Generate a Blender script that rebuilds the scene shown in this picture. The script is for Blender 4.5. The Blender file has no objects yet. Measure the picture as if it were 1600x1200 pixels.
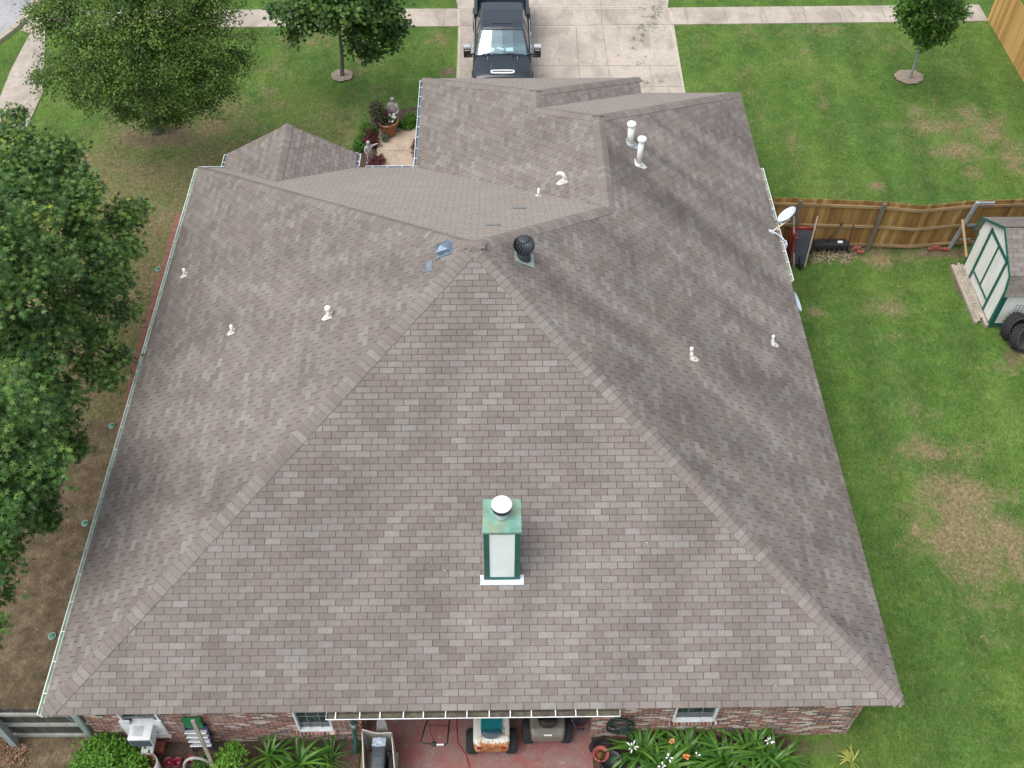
import bpy, math, random
import numpy as np
from mathutils import Vector, Matrix, noise
random.seed(7); RNG = np.random.default_rng(11)
R = math.radians
sc = bpy.context.scene
# ------------------------------------------------------------------ camera
FPX = 1608.7; CAM = np.array([8.4018, -7.5735, 20.774])
PITCH, YAW, ROLL = 0.87293, 0.0226025, 0.010227
def cam_axes():
    cy, sy = math.cos(YAW), math.sin(YAW)
    f0 = np.array([sy, cy, 0]); r0 = np.array([cy, -sy, 0]); u0 = np.array([0, 0, 1.])
    f = f0*math.cos(PITCH)-u0*math.sin(PITCH); u = u0*math.cos(PITCH)+f0*math.sin(PITCH)
    r = r0*math.cos(ROLL)+u*math.sin(ROLL); u = u*math.cos(ROLL)-r0*math.sin(ROLL)
    return r, u, f
AR, AU, AF = cam_axes()
def at(u, v, z=0.0):                       # the point at height z seen at photo pixel (u, v)
    d = AF*FPX+AR*(u-800)+AU*(600-v); t = (z-CAM[2])/d[2]
    return Vector(CAM+t*d)
cd = bpy.data.cameras.new('camera'); cam = bpy.data.objects.new('camera', cd); sc.collection.objects.link(cam)
cd.sensor_width = 36; cd.lens = 36*FPX/1600; cd.clip_end = 3000; cd.clip_start = 0.1
M = Matrix(((AR[0], AU[0], -AF[0]), (AR[1], AU[1], -AF[1]), (AR[2], AU[2], -AF[2]))).to_4x4()
cam.matrix_world = Matrix.Translation(CAM) @ M
sc.camera = cam
# ------------------------------------------------------------------ light
SUN_EL, SUN_AZ = R(64), R(-120)             # azimuth from +Y towards +X
w = bpy.data.worlds.new("World"); sc.world = w; w.use_nodes = True
nt = w.node_tree; bg = nt.nodes['Background']
sky = nt.nodes.new('ShaderNodeTexSky'); sky.sky_type = 'NISHITA'; sky.sun_disc = False
sky.sun_elevation = SUN_EL; sky.sun_rotation = SUN_AZ; sky.dust_density = 3.0; sky.air_density = 1.0
hs = nt.nodes.new('ShaderNodeHueSaturation'); hs.inputs['Saturation'].default_value = 0.38
nt.links.new(sky.outputs[0], hs.inputs['Color']); nt.links.new(hs.outputs[0], bg.inputs[0])
bg.inputs[1].default_value = 0.15
sd = bpy.data.lights.new('sun', 'SUN'); sd.energy = 1.05; sd.angle = R(50); sd.color = (1, 0.975, 0.94)
so = bpy.data.objects.new('sun', sd); sc.collection.objects.link(so)
sdir = Vector((math.sin(SUN_AZ)*math.cos(SUN_EL), math.cos(SUN_AZ)*math.cos(SUN_EL), math.sin(SUN_EL)))
so.rotation_euler = (-sdir).to_track_quat('-Z', 'Y').to_euler()
sc.view_settings.view_transform = 'Standard'; sc.view_settings.look = 'None'
sc.view_settings.gamma = 1; sc.view_settings.exposure = 0.80
sc.cycles.max_bounces = 6
# ------------------------------------------------------------------ scene helpers
COL = sc.collection
def tag(o, label=None, cat=None, group=None, kind=None):
    if label: o['label'] = label
    if cat: o['category'] = cat
    if group: o['group'] = group
    if kind: o['kind'] = kind
    return o
def thing(name, label, cat, loc=(0, 0, 0), rotz=0, group=None):
    o = bpy.data.objects.new(name, None); COL.objects.link(o); o.empty_display_size = .2
    o.location = loc; o.rotation_euler = (0, 0, rotz)
    return tag(o, label, cat, group)
def copy_tree(o, parent=None):
    c = o.copy(); COL.objects.link(c)
    if parent: c.parent = parent
    for ch in list(o.children): copy_tree(ch, c)
    return c
class MB:
    def __init__(s): s.v = []; s.f = []; s.m = []; s.uv = {}; s.mi = 0; s.X = None; s.smooth = False; s.sm = []; s.att = []
    def add(s, vs, fs, uvs=None, a=0.0):
        b = len(s.v)
        for p in vs:
            p = Vector(p)
            if s.X is not None: p = s.X @ p
            s.v.append(p)
        for k, f in enumerate(fs):
            if uvs is not None: s.uv[len(s.f)] = uvs[k]
            s.f.append([b+i for i in f]); s.m.append(s.mi); s.sm.append(s.smooth); s.att.append(a)
    def box(s, c, d, rz=0, rx=0, ry=0, taper=1.0):
        hx, hy, hz = d[0]/2, d[1]/2, d[2]/2
        rot = Matrix.Rotation(rz, 3, 'Z') @ Matrix.Rotation(ry, 3, 'Y') @ Matrix.Rotation(rx, 3, 'X')
        vs = []
        for z in (-hz, hz):
            t = taper if z > 0 else 1
            for x, y in ((-hx, -hy), (hx, -hy), (hx, hy), (-hx, hy)):
                vs.append(rot @ Vector((x*t, y*t, z))+Vector(c))
        s.add(vs, [(3, 2, 1, 0), (4, 5, 6, 7), (0, 1, 5, 4), (1, 2, 6, 5), (2, 3, 7, 6), (3, 0, 4, 7)])
    def b2(s, x0, x1, y0, y1, z0, z1): s.box(((x0+x1)/2, (y0+y1)/2, (z0+z1)/2), (x1-x0, y1-y0, z1-z0))
    def beam(s, a, b, w_, h_, up=(0, 0, 1)):
        a, b = Vector(a), Vector(b); d = (b-a).normalized(); u = Vector(up)
        sd_ = d.cross(u)
        if sd_.length < 1e-4: sd_ = d.cross(Vector((0, 1, 0)))
        sd_.normalize(); u = sd_.cross(d)
        vs = []
        for p in (a, b):
            for i, j in ((-1, -1), (1, -1), (1, 1), (-1, 1)): vs.append(p+sd_*i*w_/2+u*j*h_/2)
        s.add(vs, [(0, 1, 2, 3), (7, 6, 5, 4), (0, 4, 5, 1), (1, 5, 6, 2), (2, 6, 7, 3), (3, 7, 4, 0)])
    def tube(s, pts, r, n=8, cap=True):
        pts = [Vector(p) for p in pts]; rs = r if isinstance(r, (list, tuple)) else [r]*len(pts)
        vs = []; prev = None
        for i, p in enumerate(pts):
            d = (pts[min(i+1, len(pts)-1)]-pts[max(i-1, 0)]).normalized()
            if prev is None: a = d.orthogonal().normalized()
            else: a = (prev-d*prev.dot(d)).normalized()
            prev = a; b = d.cross(a)
            for k in range(n):
                t = 2*math.pi*k/n; vs.append(p+(a*math.cos(t)+b*math.sin(t))*rs[i])
        fs = [(i*n+k, i*n+(k+1) % n, (i+1)*n+(k+1) % n, (i+1)*n+k) for i in range(len(pts)-1) for k in range(n)]
        old = s.smooth; s.smooth = n > 5
        s.add(vs, fs); s.smooth = old
        if cap: s.f.append([len(s.v)-n+k for k in range(n)]); s.m.append(s.mi); s.sm.append(False); s.att.append(0); s.f.append([len(s.v)-len(vs)+n-1-k for k in range(n)]); s.m.append(s.mi); s.sm.append(False); s.att.append(0)
    def lathe(s, prof, n=24, c=(0, 0, 0), rot=None, smooth=True, top=True):
        vs = []; c = Vector(c)
        for r_, z in prof:
            for k in range(n):
                t = 2*math.pi*k/n; p = Vector((r_*math.cos(t), r_*math.sin(t), z))
                if rot: p = rot @ p
                vs.append(p+c)
        m = len(prof)
        fs = [(i*n+k, i*n+(k+1) % n, (i+1)*n+(k+1) % n, (i+1)*n+k) for i in range(m-1) for k in range(n)]
        fs.append(list(range(n-1, -1, -1)))
        if top: fs.append([(m-1)*n+k for k in range(n)])
        else: fs.pop()
        old = s.smooth; s.smooth = smooth; s.add(vs, fs); s.smooth = old
    def prism(s, poly, z0, z1):
        n = len(poly)
        s.add([(x, y, z0) for x, y in poly]+[(x, y, z1) for x, y in poly],
              [list(range(n-1, -1, -1)), list(range(n, 2*n))]+[(i, (i+1) % n, n+(i+1) % n, n+i) for i in range(n)])
    def extr(s, poly3, off):                # planar polygon in 3D extruded by a vector
        n = len(poly3); o = Vector(off)
        s.add([Vector(p) for p in poly3]+[Vector(p)+o for p in poly3],
              [list(range(n-1, -1, -1)), list(range(n, 2*n))]+[(i, (i+1) % n, n+(i+1) % n, n+i) for i in range(n)])
    def loft(s, secs, closed=False, caps=False):
        n = len(secs[0]); vs = [p for q in secs for p in q]
        rng = range(n) if closed else range(n-1)
        fs = [(i*n+k, i*n+(k+1) % n, (i+1)*n+(k+1) % n, (i+1)*n+k) for i in range(len(secs)-1) for k in rng]
        if caps: fs += [list(range(n-1, -1, -1)), [(len(secs)-1)*n+k for k in range(n)]]
        s.add(vs, fs)
def wloc(p):
    m = Vector((0, 0, 0))
    while p is not None: m += p.location; p = p.parent
    return m
def obj(name, mb, mats, parent=None, world=False, bevel=0, label=None, att=False, bseg=2):
    """one mesh object; world=True: coordinates are world ones and are made local to the parent's place"""
    me = bpy.data.meshes.new(name)
    off = wloc(parent) if (world and parent is not None) else Vector((0, 0, 0))
    me.from_pydata([tuple(p-off) for p in mb.v], [], mb.f)
    if not isinstance(mats, (list, tuple)): mats = [mats]
    for m in mats: me.materials.append(m)
    me.polygons.foreach_set('material_index', mb.m)
    me.polygons.foreach_set('use_smooth', mb.sm)
    if mb.uv:
        uvl = me.uv_layers.new(name='UVMap')
        for i, q in mb.uv.items():
            p = me.polygons[i]
            for k, li in enumerate(p.loop_indices): uvl.data[li].uv = q[k]
    if att:
        a = me.attributes.new('tint', 'FLOAT', 'FACE'); a.data.foreach_set('value', mb.att)
    me.update()
    o = bpy.data.objects.new(name, me); COL.objects.link(o)
    if parent is not None: o.parent = parent
    if bevel:
        b = o.modifiers.new('bevel', 'BEVEL'); b.width = bevel; b.segments = bseg; b.limit_method = 'ANGLE'; b.angle_limit = R(30)
    if label: o['label'] = label
    return o
def single(name, label, cat, mb, mats, loc=(0, 0, 0), rotz=0, group=None, bevel=0, att=False):
    o = obj(name, mb, mats, bevel=bevel, att=att); o.location = loc; o.rotation_euler = (0, 0, rotz)
    return tag(o, label, cat, group)
# ------------------------------------------------------------------ material helpers
class NT:
    def __init__(s, name):
        s.mat = bpy.data.materials.new(name); s.mat.use_nodes = True; s.t = s.mat.node_tree
        s.bsdf = s.t.nodes['Principled BSDF']; s.out = s.t.nodes['Material Output']
    def n(s, typ, **kw):
        nd = s.t.nodes.new(typ)
        for k, v in kw.items(): setattr(nd, k, v)
        return nd
    def set(s, sock, v):
        if hasattr(v, 'links') or isinstance(v, bpy.types.NodeSocket): s.t.links.new(v, sock)
        elif isinstance(v, (tuple, list)) and len(v) == 3 and sock.type == 'RGBA': sock.default_value = (*v, 1)
        else: sock.default_value = v
    def m(s, op, a, b=None, c=None, clamp=False):
        nd = s.n('ShaderNodeMath', operation=op); nd.use_clamp = clamp
        s.set(nd.inputs[0], a)
        if b is not None: s.set(nd.inputs[1], b)
        if c is not None: s.set(nd.inputs[2], c)
        return nd.outputs[0]
    def noise(s, vec, scale, detail=3, rough=.5, dist=0, out='Fac'):
        nd = s.n('ShaderNodeTexNoise'); s.set(nd.inputs['Vector'], vec); nd.inputs['Scale'].default_value = scale
        nd.inputs['Detail'].default_value = detail; nd.inputs['Roughness'].default_value = rough; nd.inputs['Distortion'].default_value = dist
        return nd.outputs[out]
    def mapv(s, vec, scale=(1, 1, 1), rot=(0, 0, 0)):
        nd = s.n('ShaderNodeMapping'); s.set(nd.inputs[0], vec); nd.inputs['Scale'].default_value = scale; nd.inputs['Rotation'].default_value = rot
        return nd.outputs[0]
    def ramp(s, f, stops, interp='LINEAR'):
        nd = s.n('ShaderNodeValToRGB'); nd.color_ramp.interpolation = interp; el = nd.color_ramp.elements
        while len(el) > 1: el.remove(el[-1])
        el[0].position = stops[0][0]; el[0].color = (*stops[0][1], 1)
        for p, c in stops[1:]:
            e = el.new(p); e.color = (*c, 1)
        s.set(nd.inputs[0], f); return nd.outputs[0]
    def fr(s, f, a, b, c=0, d=1):
        nd = s.n('ShaderNodeMapRange'); nd.inputs[1].default_value = a; nd.inputs[2].default_value = b
        nd.inputs[3].default_value = c; nd.inputs[4].default_value = d; s.set(nd.inputs[0], f); return nd.outputs[0]
    def mix(s, f, a, b, blend='MIX'):
        nd = s.n('ShaderNodeMix', data_type='RGBA', blend_type=blend); s.set(nd.inputs[0], f); s.set(nd.inputs[6], a); s.set(nd.inputs[7], b)
        return nd.outputs[2]
    def scale(s, col, f):                    # colour times a scalar
        nd = s.n('ShaderNodeVectorMath', operation='SCALE'); s.set(nd.inputs[0], col); s.set(nd.inputs[3], f); return nd.outputs[0]
    def bump(s, h, strength=.3, dist=.01):
        nd = s.n('ShaderNodeBump'); nd.inputs['Strength'].default_value = strength; nd.inputs['Distance'].default_value = dist
        s.set(nd.inputs['Height'], h); s.t.links.new(nd.outputs[0], s.bsdf.inputs['Normal'])
    def base(s, c): s.set(s.bsdf.inputs['Base Color'], c); return s
    def rough(s, v): s.set(s.bsdf.inputs['Roughness'], v); return s
    def xyz(s, vec):
        nd = s.n('ShaderNodeSeparateXYZ'); s.set(nd.inputs[0], vec); return nd.outputs
    def comb(s, x, y, z=0.0):
        nd = s.n('ShaderNodeCombineXYZ'); s.set(nd.inputs[0], x); s.set(nd.inputs[1], y); s.set(nd.inputs[2], z); return nd.outputs[0]
    def wn(s, vec):
        nd = s.n('ShaderNodeTexWhiteNoise', noise_dimensions='3D'); s.set(nd.inputs[0], vec); return nd.outputs
    def obj(s): return s.n('ShaderNodeTexCoord').outputs['Object']
    def pos(s): return s.n('ShaderNodeNewGeometry').outputs['Position']
    def attr(s, name): return s.n('ShaderNodeAttribute', attribute_name=name).outputs['Fac']
def plain(name, c, rough=.6, metal=0, var=.15, scale=6, coat=0, dirt=None, bump=0, streak=None):
    n = NT(name); p = n.obj()
    if streak: p = n.mapv(p, streak)
    f = n.noise(p, scale, 5, .6)
    k = n.fr(f, .3, .7, 1-var, 1+var)
    col = n.scale(c, k)
    if dirt:
        g = n.noise(n.obj(), scale*.6, 6, .7); col = n.mix(n.fr(g, .5, .68, 0, dirt[1]), col, dirt[0])
    n.base(col).rough(rough); n.bsdf.inputs['Metallic'].default_value = metal
    if coat: n.bsdf.inputs['Coat Weight'].default_value = coat; n.bsdf.inputs['Coat Roughness'].default_value = .05
    if bump: n.bump(n.noise(p, scale*4, 4), bump, .01)
    return n.mat
def cells(n, u, v, w_, h_, off=.5, drift=.0):
    """running-bond cells: returns (random socket list, fu, fv)"""
    vv = n.m('DIVIDE', v, h_); row = n.m('FLOOR', vv); fv = n.m('FRACT', vv)
    rr = n.wn(n.comb(row, 3.3, 0.0))[0]
    uu = n.m('ADD', n.m('DIVIDE', u, w_), n.m('ADD', n.m('MULTIPLY', row, off), n.m('MULTIPLY', rr, drift)))
    colm = n.m('FLOOR', uu); fu = n.m('FRACT', uu)
    return n.wn(n.comb(colm, row, 1.7)), fu, fv, colm, row

# ---- shingles
def shingle_mat(name, stain=.35, cap=False, row=.42, slot_=.8, ang=(-68, 40), bleach_lit=0):
    n = NT(name)
    uv = n.n('ShaderNodeUVMap', uv_map='UVMap').outputs[0]; x = n.xyz(uv); u, v = x[0], x[1]
    if not cap:
        rn, fu, fv, cm, rw = cells(n, u, v, .305, .127, .5, .16)
        tone = rn[0]
        grp = n.wn(n.comb(n.m('FLOOR', n.m('DIVIDE', cm, 3.0)), rw, 9.0))[0]
        tone = n.m('ADD', n.m('MULTIPLY', tone, .86), n.m('MULTIPLY', grp, .14))
    else:
        tone = n.attr('tint'); rn = n.wn(n.comb(n.m('MULTIPLY', tone, 99.0), 2.0, 5.0)); fu = fv = None
    p = n.pos()
    col = n.ramp(tone, [(0, (.163, .136, .121)), (.3, (.184, .157, .140)), (.6, (.199, .173, .156)), (.85, (.218, .194, .175)), (1, (.248, .229, .210))])
    hue = n.xyz(rn[1])
    col = n.mix(n.fr(hue[1], .3, 1, 0, .6), col, n.mix(.5, col, (.212, .170, .149)))
    if cap: col = n.mix(.35, col, (.215, .184, .166))
    col = n.mix(n.fr(hue[2], .72, 1, 0, .5), col, (.25, .245, .23))
    # granule speckle and per-tab uneven wear
    col = n.scale(col, n.fr(n.noise(p, 55, 3, .8), .3, .7, .80, 1.20))
    col = n.scale(col, n.fr(n.noise(p, 9, 4, .6), .3, .7, .93, 1.07))
    # algae streaks and laying bands: diagonal, long
    q = n.mapv(n.mapv(uv, (1, 1, 1), (0, 0, R(ang[0]))), (.13, .85, 1))
    s1 = n.noise(q, 1.0, 4, .55, .4)
    q2 = n.mapv(n.mapv(uv, (1, 1, 1), (0, 0, R(ang[1]))), (.3, 1.1, 1))
    s2 = n.noise(q2, 1.0, 3, .5)
    big = n.noise(p, .22, 3, .5)
    k = n.m('MULTIPLY', n.fr(s1, .33, .66, 1-stain, 1+stain*.35), n.fr(s2, .35, .65, 1-stain*.35, 1+stain*.2))
    k = n.m('MULTIPLY', k, n.fr(big, .3, .7, .93, 1.07))
    col = n.scale(col, k)
    # ochre blotches of lichen, rare
    och = n.noise(p, 1.3, 5, .65)
    col = n.mix(n.fr(och, .66, .76, 0, .35), col, (.33, .25, .15))
    if bleach_lit: col = n.mix(bleach_lit, col, (.38, .33, .29))  # beige weathering plus added brightness, both mixed into the colour
    if not cap:
        slot = n.m('LESS_THAN', fu, .046); rl = n.m('LESS_THAN', fv, .085)
        gap = n.m('MAXIMUM', n.m('MULTIPLY', slot, slot_), n.m('MULTIPLY', rl, row))
        gap = n.m('MULTIPLY', gap, n.fr(n.noise(p, 5, 3), .3, .7, .75, 1.1))
        col = n.mix(gap, col, (.038, .034, .034))
        n.bump(n.m('SUBTRACT', n.m('MULTIPLY', n.noise(p, 80, 2), .3), gap), .35, .006)
    n.base(col).rough(.93); n.bsdf.inputs['Specular IOR Level'].default_value = .25
    return n.mat
SH = shingle_mat('shingles_front', .15, row=.50, slot_=.80); SHL = shingle_mat('shingles_side', .17, row=.10, slot_=1.0); SHR = shingle_mat('shingles_stained', .36, row=.10, slot_=1.0)
SHB = shingle_mat('shingles_bleached_lit', .12, row=.5, slot_=.7, bleach_lit=.48)  # rear slopes: bleached tone, lightened further to paint in their brighter light
SHC = shingle_mat('shingle_caps', .08, True)
CAPE = plain('cap_edge', (.125, .105, .095), .95)
ASPH = plain('shingle_butt_edge', (.06, .05, .045), .95)
def brick_mat(name, axis='x', rot=False):
    n = NT(name); p = n.pos(); x = n.xyz(p)
    u, v = (x[0] if axis == 'x' else x[1]), x[2]
    if rot: rn, fu, fv, cm, rw = cells(n, u, v, .075, .24, 0, 0)
    else: rn, fu, fv, cm, rw = cells(n, u, v, .205, .068, .5, .06)
    col = n.ramp(rn[0], [(0, (.05, .035, .04)), (.15, (.13, .045, .038)), (.4, (.22, .068, .045)), (.6, (.31, .11, .07)), (.74, (.27, .14, .11)), (.82, (.55, .46, .40)), (.93, (.5, .40, .35)), (.97, (.07, .06, .07))])
    col = n.scale(col, n.fr(n.noise(p, 25, 4, .7), .3, .7, .72, 1.3))
    eu, ev = (.055, .15) if not rot else (.14, .05)
    mort = n.m('MAXIMUM', n.m('LESS_THAN', fu, eu), n.m('LESS_THAN', fv, ev))
    wash = n.fr(n.noise(p, 2.2, 5, .65), .5, .7, 0, .45)
    col = n.mix(wash, col, (.42, .35, .30))
    col = n.mix(mort, col, n.scale((.56, .50, .44), n.fr(n.noise(p, 8, 3), .3, .7, .7, 1.1)))
    n.base(col).rough(.9); n.bump(n.m('SUBTRACT', n.noise(p, 40, 3), mort), .5, .008)
    return n.mat
BRX = brick_mat('brick_wall_front', 'x'); BRY = brick_mat('brick_wall_side', 'y'); BRS = brick_mat('brick_soldier_course', 'x', True)
WHITE = plain('white_paint', (.72, .74, .75), .45, dirt=((.45, .44, .40), .35))
MINT = plain('pale_green_paint', (.55, .66, .55), .45, dirt=((.35, .36, .27), .5), scale=3)
MINT2 = plain('gutter_white_green', (.74, .80, .72), .4, dirt=((.45, .45, .36), .3), scale=3)
GUTIN = plain('gutter_debris', (.085, .075, .055), .9, var=.45, scale=9, dirt=((.17, .16, .08), .6))
GREEN = plain('dark_green_trim', (.012, .105, .082), .4, var=.25)
TEAL = plain('weathered_teal_metal', (.17, .36, .28), .45, var=.22, scale=4, dirt=((.36, .40, .24), .55))
GLASS = NT('window_glass').base((.03, .04, .05)).rough(.05).mat
WOODG = plain('weathered_wood_light', (.33, .29, .23), .85, var=.3, scale=3, streak=(1, 1, 8), bump=.3)
METALG = plain('galvanised_metal', (.50, .56, .60), .4, .6, var=.2)
BLACK = plain('black_plastic', (.018, .019, .021), .5, var=.3)
RUBBER = plain('black_rubber', (.02, .02, .022), .85, var=.3, scale=20)
DIRT = None
def n_concrete(name, c, joints=None, scale=1.0, stain=(.2, .17, .13), wx=False):
    n = NT(name); p = n.pos()
    col = n.scale(c, n.fr(n.noise(p, .5*scale, 5, .6), .3, .7, .86, 1.12))
    col = n.scale(col, n.fr(n.noise(p, 5*scale, 6, .75), .3, .7, .86, 1.12))
    col = n.scale(col, n.fr(n.noise(p, 60, 2, .7), .3, .7, .9, 1.1))
    st = n.noise(n.mapv(p, (.8, .45, 1)), 1.1, 6, .65, .6)
    col = n.mix(n.fr(st, .46, .68, 0, .55), col, stain)
    st2 = n.noise(n.mapv(p, (1.2, .3, 1)), 2.3, 6, .75, 1.0); col = n.mix(n.fr(st2, .54, .64, 0, .38), col, n.mix(.5, stain, (.1, .09, .08)))
    n.base(col).rough(.9); n.bump(n.noise(p, 35, 5, .7), .25, .01)
    return n.mat
CONC = n_concrete('driveway_concrete', (.42, .365, .305), stain=(.22, .195, .165))
CONC2 = n_concrete('sidewalk_concrete', (.40, .345, .29))
CONC3 = n_concrete('entry_concrete', (.46, .37, .28), stain=(.36, .27, .19))
ASPHALT = n_concrete('road_surface', (.34, .34, .35), stain=(.26, .26, .27))
JOINT = plain('joint_filler', (.23, .20, .165), .95, var=.3)
JOINTL = plain('pale_joint_border', (.47, .405, .325), .9, var=.15)
def patio_mat():
    n = NT('worn_red_painted_concrete'); p = n.pos()
    a = n.noise(p, 1.6, 6, .7, .4)
    col = n.mix(n.fr(a, .42, .62), (.25, .088, .078), (.23, .15, .13))
    b = n.noise(p, 4.5, 6, .75)
    col = n.mix(n.fr(b, .58, .70, 0, .8), col, (.36, .31, .26))
    col = n.scale(col, n.fr(n.noise(p, 30, 3), .3, .7, .85, 1.15))
    n.base(col).rough(.7); return n.mat
PATIO = patio_mat()
# ---- leaves
def leaf_mat(name, stops, trans=.24, rough=.5):
    n = NT(name); t = n.attr('tint')
    col = n.ramp(t, stops)
    col = n.scale(col, n.fr(n.noise(n.pos(), 14, 3), .3, .7, .82, 1.18))
    n.base(col).rough(rough); n.bsdf.inputs['Specular IOR Level'].default_value = .35
    tr = n.n('ShaderNodeBsdfTranslucent'); n.t.links.new(n.scale(col, 1.3), tr.inputs[0])
    mx = n.n('ShaderNodeMixShader'); mx.inputs[0].default_value = trans
    n.t.links.new(n.bsdf.outputs[0], mx.inputs[1]); n.t.links.new(tr.outputs[0], mx.inputs[2]); n.t.links.new(mx.outputs[0], n.out.inputs[0])
    return n.mat
LEAF_OAK = leaf_mat('oak_leaves', [(0, (.034, .082, .014)), (.4, (.074, .15, .022)), (.8, (.135, .22, .032)), (1, (.20, .29, .05))])
LEAF_GUM = leaf_mat('lobed_dark_leaves', [(0, (.028, .075, .020)), (.45, (.068, .15, .034)), (.82, (.14, .245, .048)), (.93, (.13, .20, .035)), (1, (.30, .36, .05))])
LEAF_MAPLE = leaf_mat('maple_leaves', [(0, (.028, .075, .016)), (.5, (.058, .13, .024)), (1, (.10, .19, .032))])
LEAF_ROUND = leaf_mat('dense_leaves', [(0, (.032, .095, .014)), (.5, (.07, .165, .022)), (1, (.14, .26, .04))])
LEAF_BUSH = leaf_mat('bush_leaves', [(0, (.03, .11, .010)), (.5, (.07, .19, .015)), (1, (.15, .30, .03))])
LEAF_LILY = leaf_mat('strap_leaves', [(0, (.025, .085, .014)), (.5, (.07, .18, .025)), (.9, (.14, .28, .04)), (1, (.34, .38, .08))], .25, .35)
LEAF_RED = leaf_mat('dark_red_leaves', [(0, (.06, .015, .018)), (1, (.15, .03, .03))])
LEAF_YEL = leaf_mat('pale_yellow_leaves', [(0, (.25, .32, .05)), (1, (.48, .45, .13))])
PETALW = plain('white_petals', (.85, .85, .82), .5, var=.05); PETALP = plain('magenta_petals', (.32, .03, .16), .5); PETALO = plain('orange_petals', (.75, .20, .06), .5)
BARK = plain('grey_bark', (.13, .115, .10), .9, var=.35, scale=8, streak=(1, 1, .2), bump=.6)
TERRA = plain('terracotta', (.33, .125, .055), .8, var=.2, dirt=((.36, .24, .17), .4))
# ================================================================== GROUND
def fbm(x, y, s, o=4, z=0.): return noise.fractal(Vector((x*s, y*s, z)), 1.0, 2.0, o)
def pxell(u, v, ru, rv, amt):
    c = at(u, v); dx = (at(u+ru, v)-c).length; dy = (at(u, v-rv)-c).length
    return (c.x, c.y, dx, dy, amt)
DRY = [pxell(*a) for a in [(1505, 810, 72, 105, .95), (1450, 715, 38, 35, .7), (1560, 830, 50, 50, .7), (1480, 850, 60, 40, .7), (1595, 880, 30, 40, .9), (1430, 640, 12, 60, .35), (1435, 832, 10, 12, .9),
    (1275, 487, 16, 7, 1.1), (1390, 480, 40, 18, .55), (1400, 400, 60, 12, .6), (1375, 405, 25, 12, .9), (1455, 400, 30, 12, .6), (1405, 527, 14, 10, .5), (1560, 575, 30, 16, .5), (1600, 540, 30, 30, .8),
    (1450, 195, 26, 22, .8), (1510, 175, 25, 12, .75), (1545, 200, 40, 26, .7), (1500, 235, 40, 22, .65), (1590, 240, 40, 26, .7), (1430, 172, 20, 10, .6), (1520, 270, 30, 12, .5), (1480, 215, 70, 45, .45), (1370, 290, 14, 7, 1.0),
    (1260, 90, 14, 60, .4), (1160, 40, 30, 30, .35), (1180, 150, 20, 70, .25), (1380, 60, 40, 30, .3), (1280, 50, 60, 12, .35), (1235, 230, 15, 40, .3),
    (500, 60, 45, 12, .55), (690, 60, 30, 14, .5), (440, 90, 20, 60, .35), (600, 150, 60, 22, .3), (420, 150, 30, 60, .35), (560, 100, 40, 40, .25),
    (330, 190, 80, 40, .75), (245, 215, 90, 25, .8), (300, 250, 90, 30, .6), (200, 210, 40, 14, .7), (350, 165, 50, 20, .6), (270, 300, 120, 50, .4), (230, 350, 70, 60, .5), (215, 450, 60, 70, .6), (180, 540, 60, 60, .85), (150, 620, 70, 40, .8), (190, 385, 30, 20, .8),
    (1100, 60, 20, 14, .4), (60, 1190, 60, 25, .9), (1460, 690, 14, 60, .3)]]
DIRTL = [pxell(*a) for a in [(40, 1000, 190, 130, 1.0), (80, 820, 120, 160, 1.0), (120, 700, 80, 70, .7), (250, 215, 70, 17, .75), (270, 200, 34, 10, .8), (180, 560, 40, 40, .25), (1330, 392, 150, 9, .7), (1310, 395, 60, 10, .8), (1500, 440, 14, 50, .7), (1580, 560, 20, 20, .5), (1480, 395, 60, 9, .8),
    (20, 1180, 40, 18, .9), (1260, 1165, 90, 20, .55), (600, 215, 30, 60, .6), (700, 112, 12, 8, .9), (1585, 120, 9, 20, .4)]]
def ell(lst, x, y):
    s = 0
    for cx, cy, rx, ry, a in lst:
        d = ((x-cx)/rx)**2+((y-cy)/ry)**2
        if d < 6: s = max(s, a*math.exp(-d*.9))
    return s
def axis(a, b, st, ext):
    m = list(np.arange(a, b+1e-6, st)); k = st; lo = []; v = a
    while v > -ext: k *= 1.5; v -= k; lo.append(v)
    hi = []; v = m[-1]; k = st
    while v < ext: k *= 1.5; v += k; hi.append(v)
    return lo[::-1]+m+hi
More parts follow.
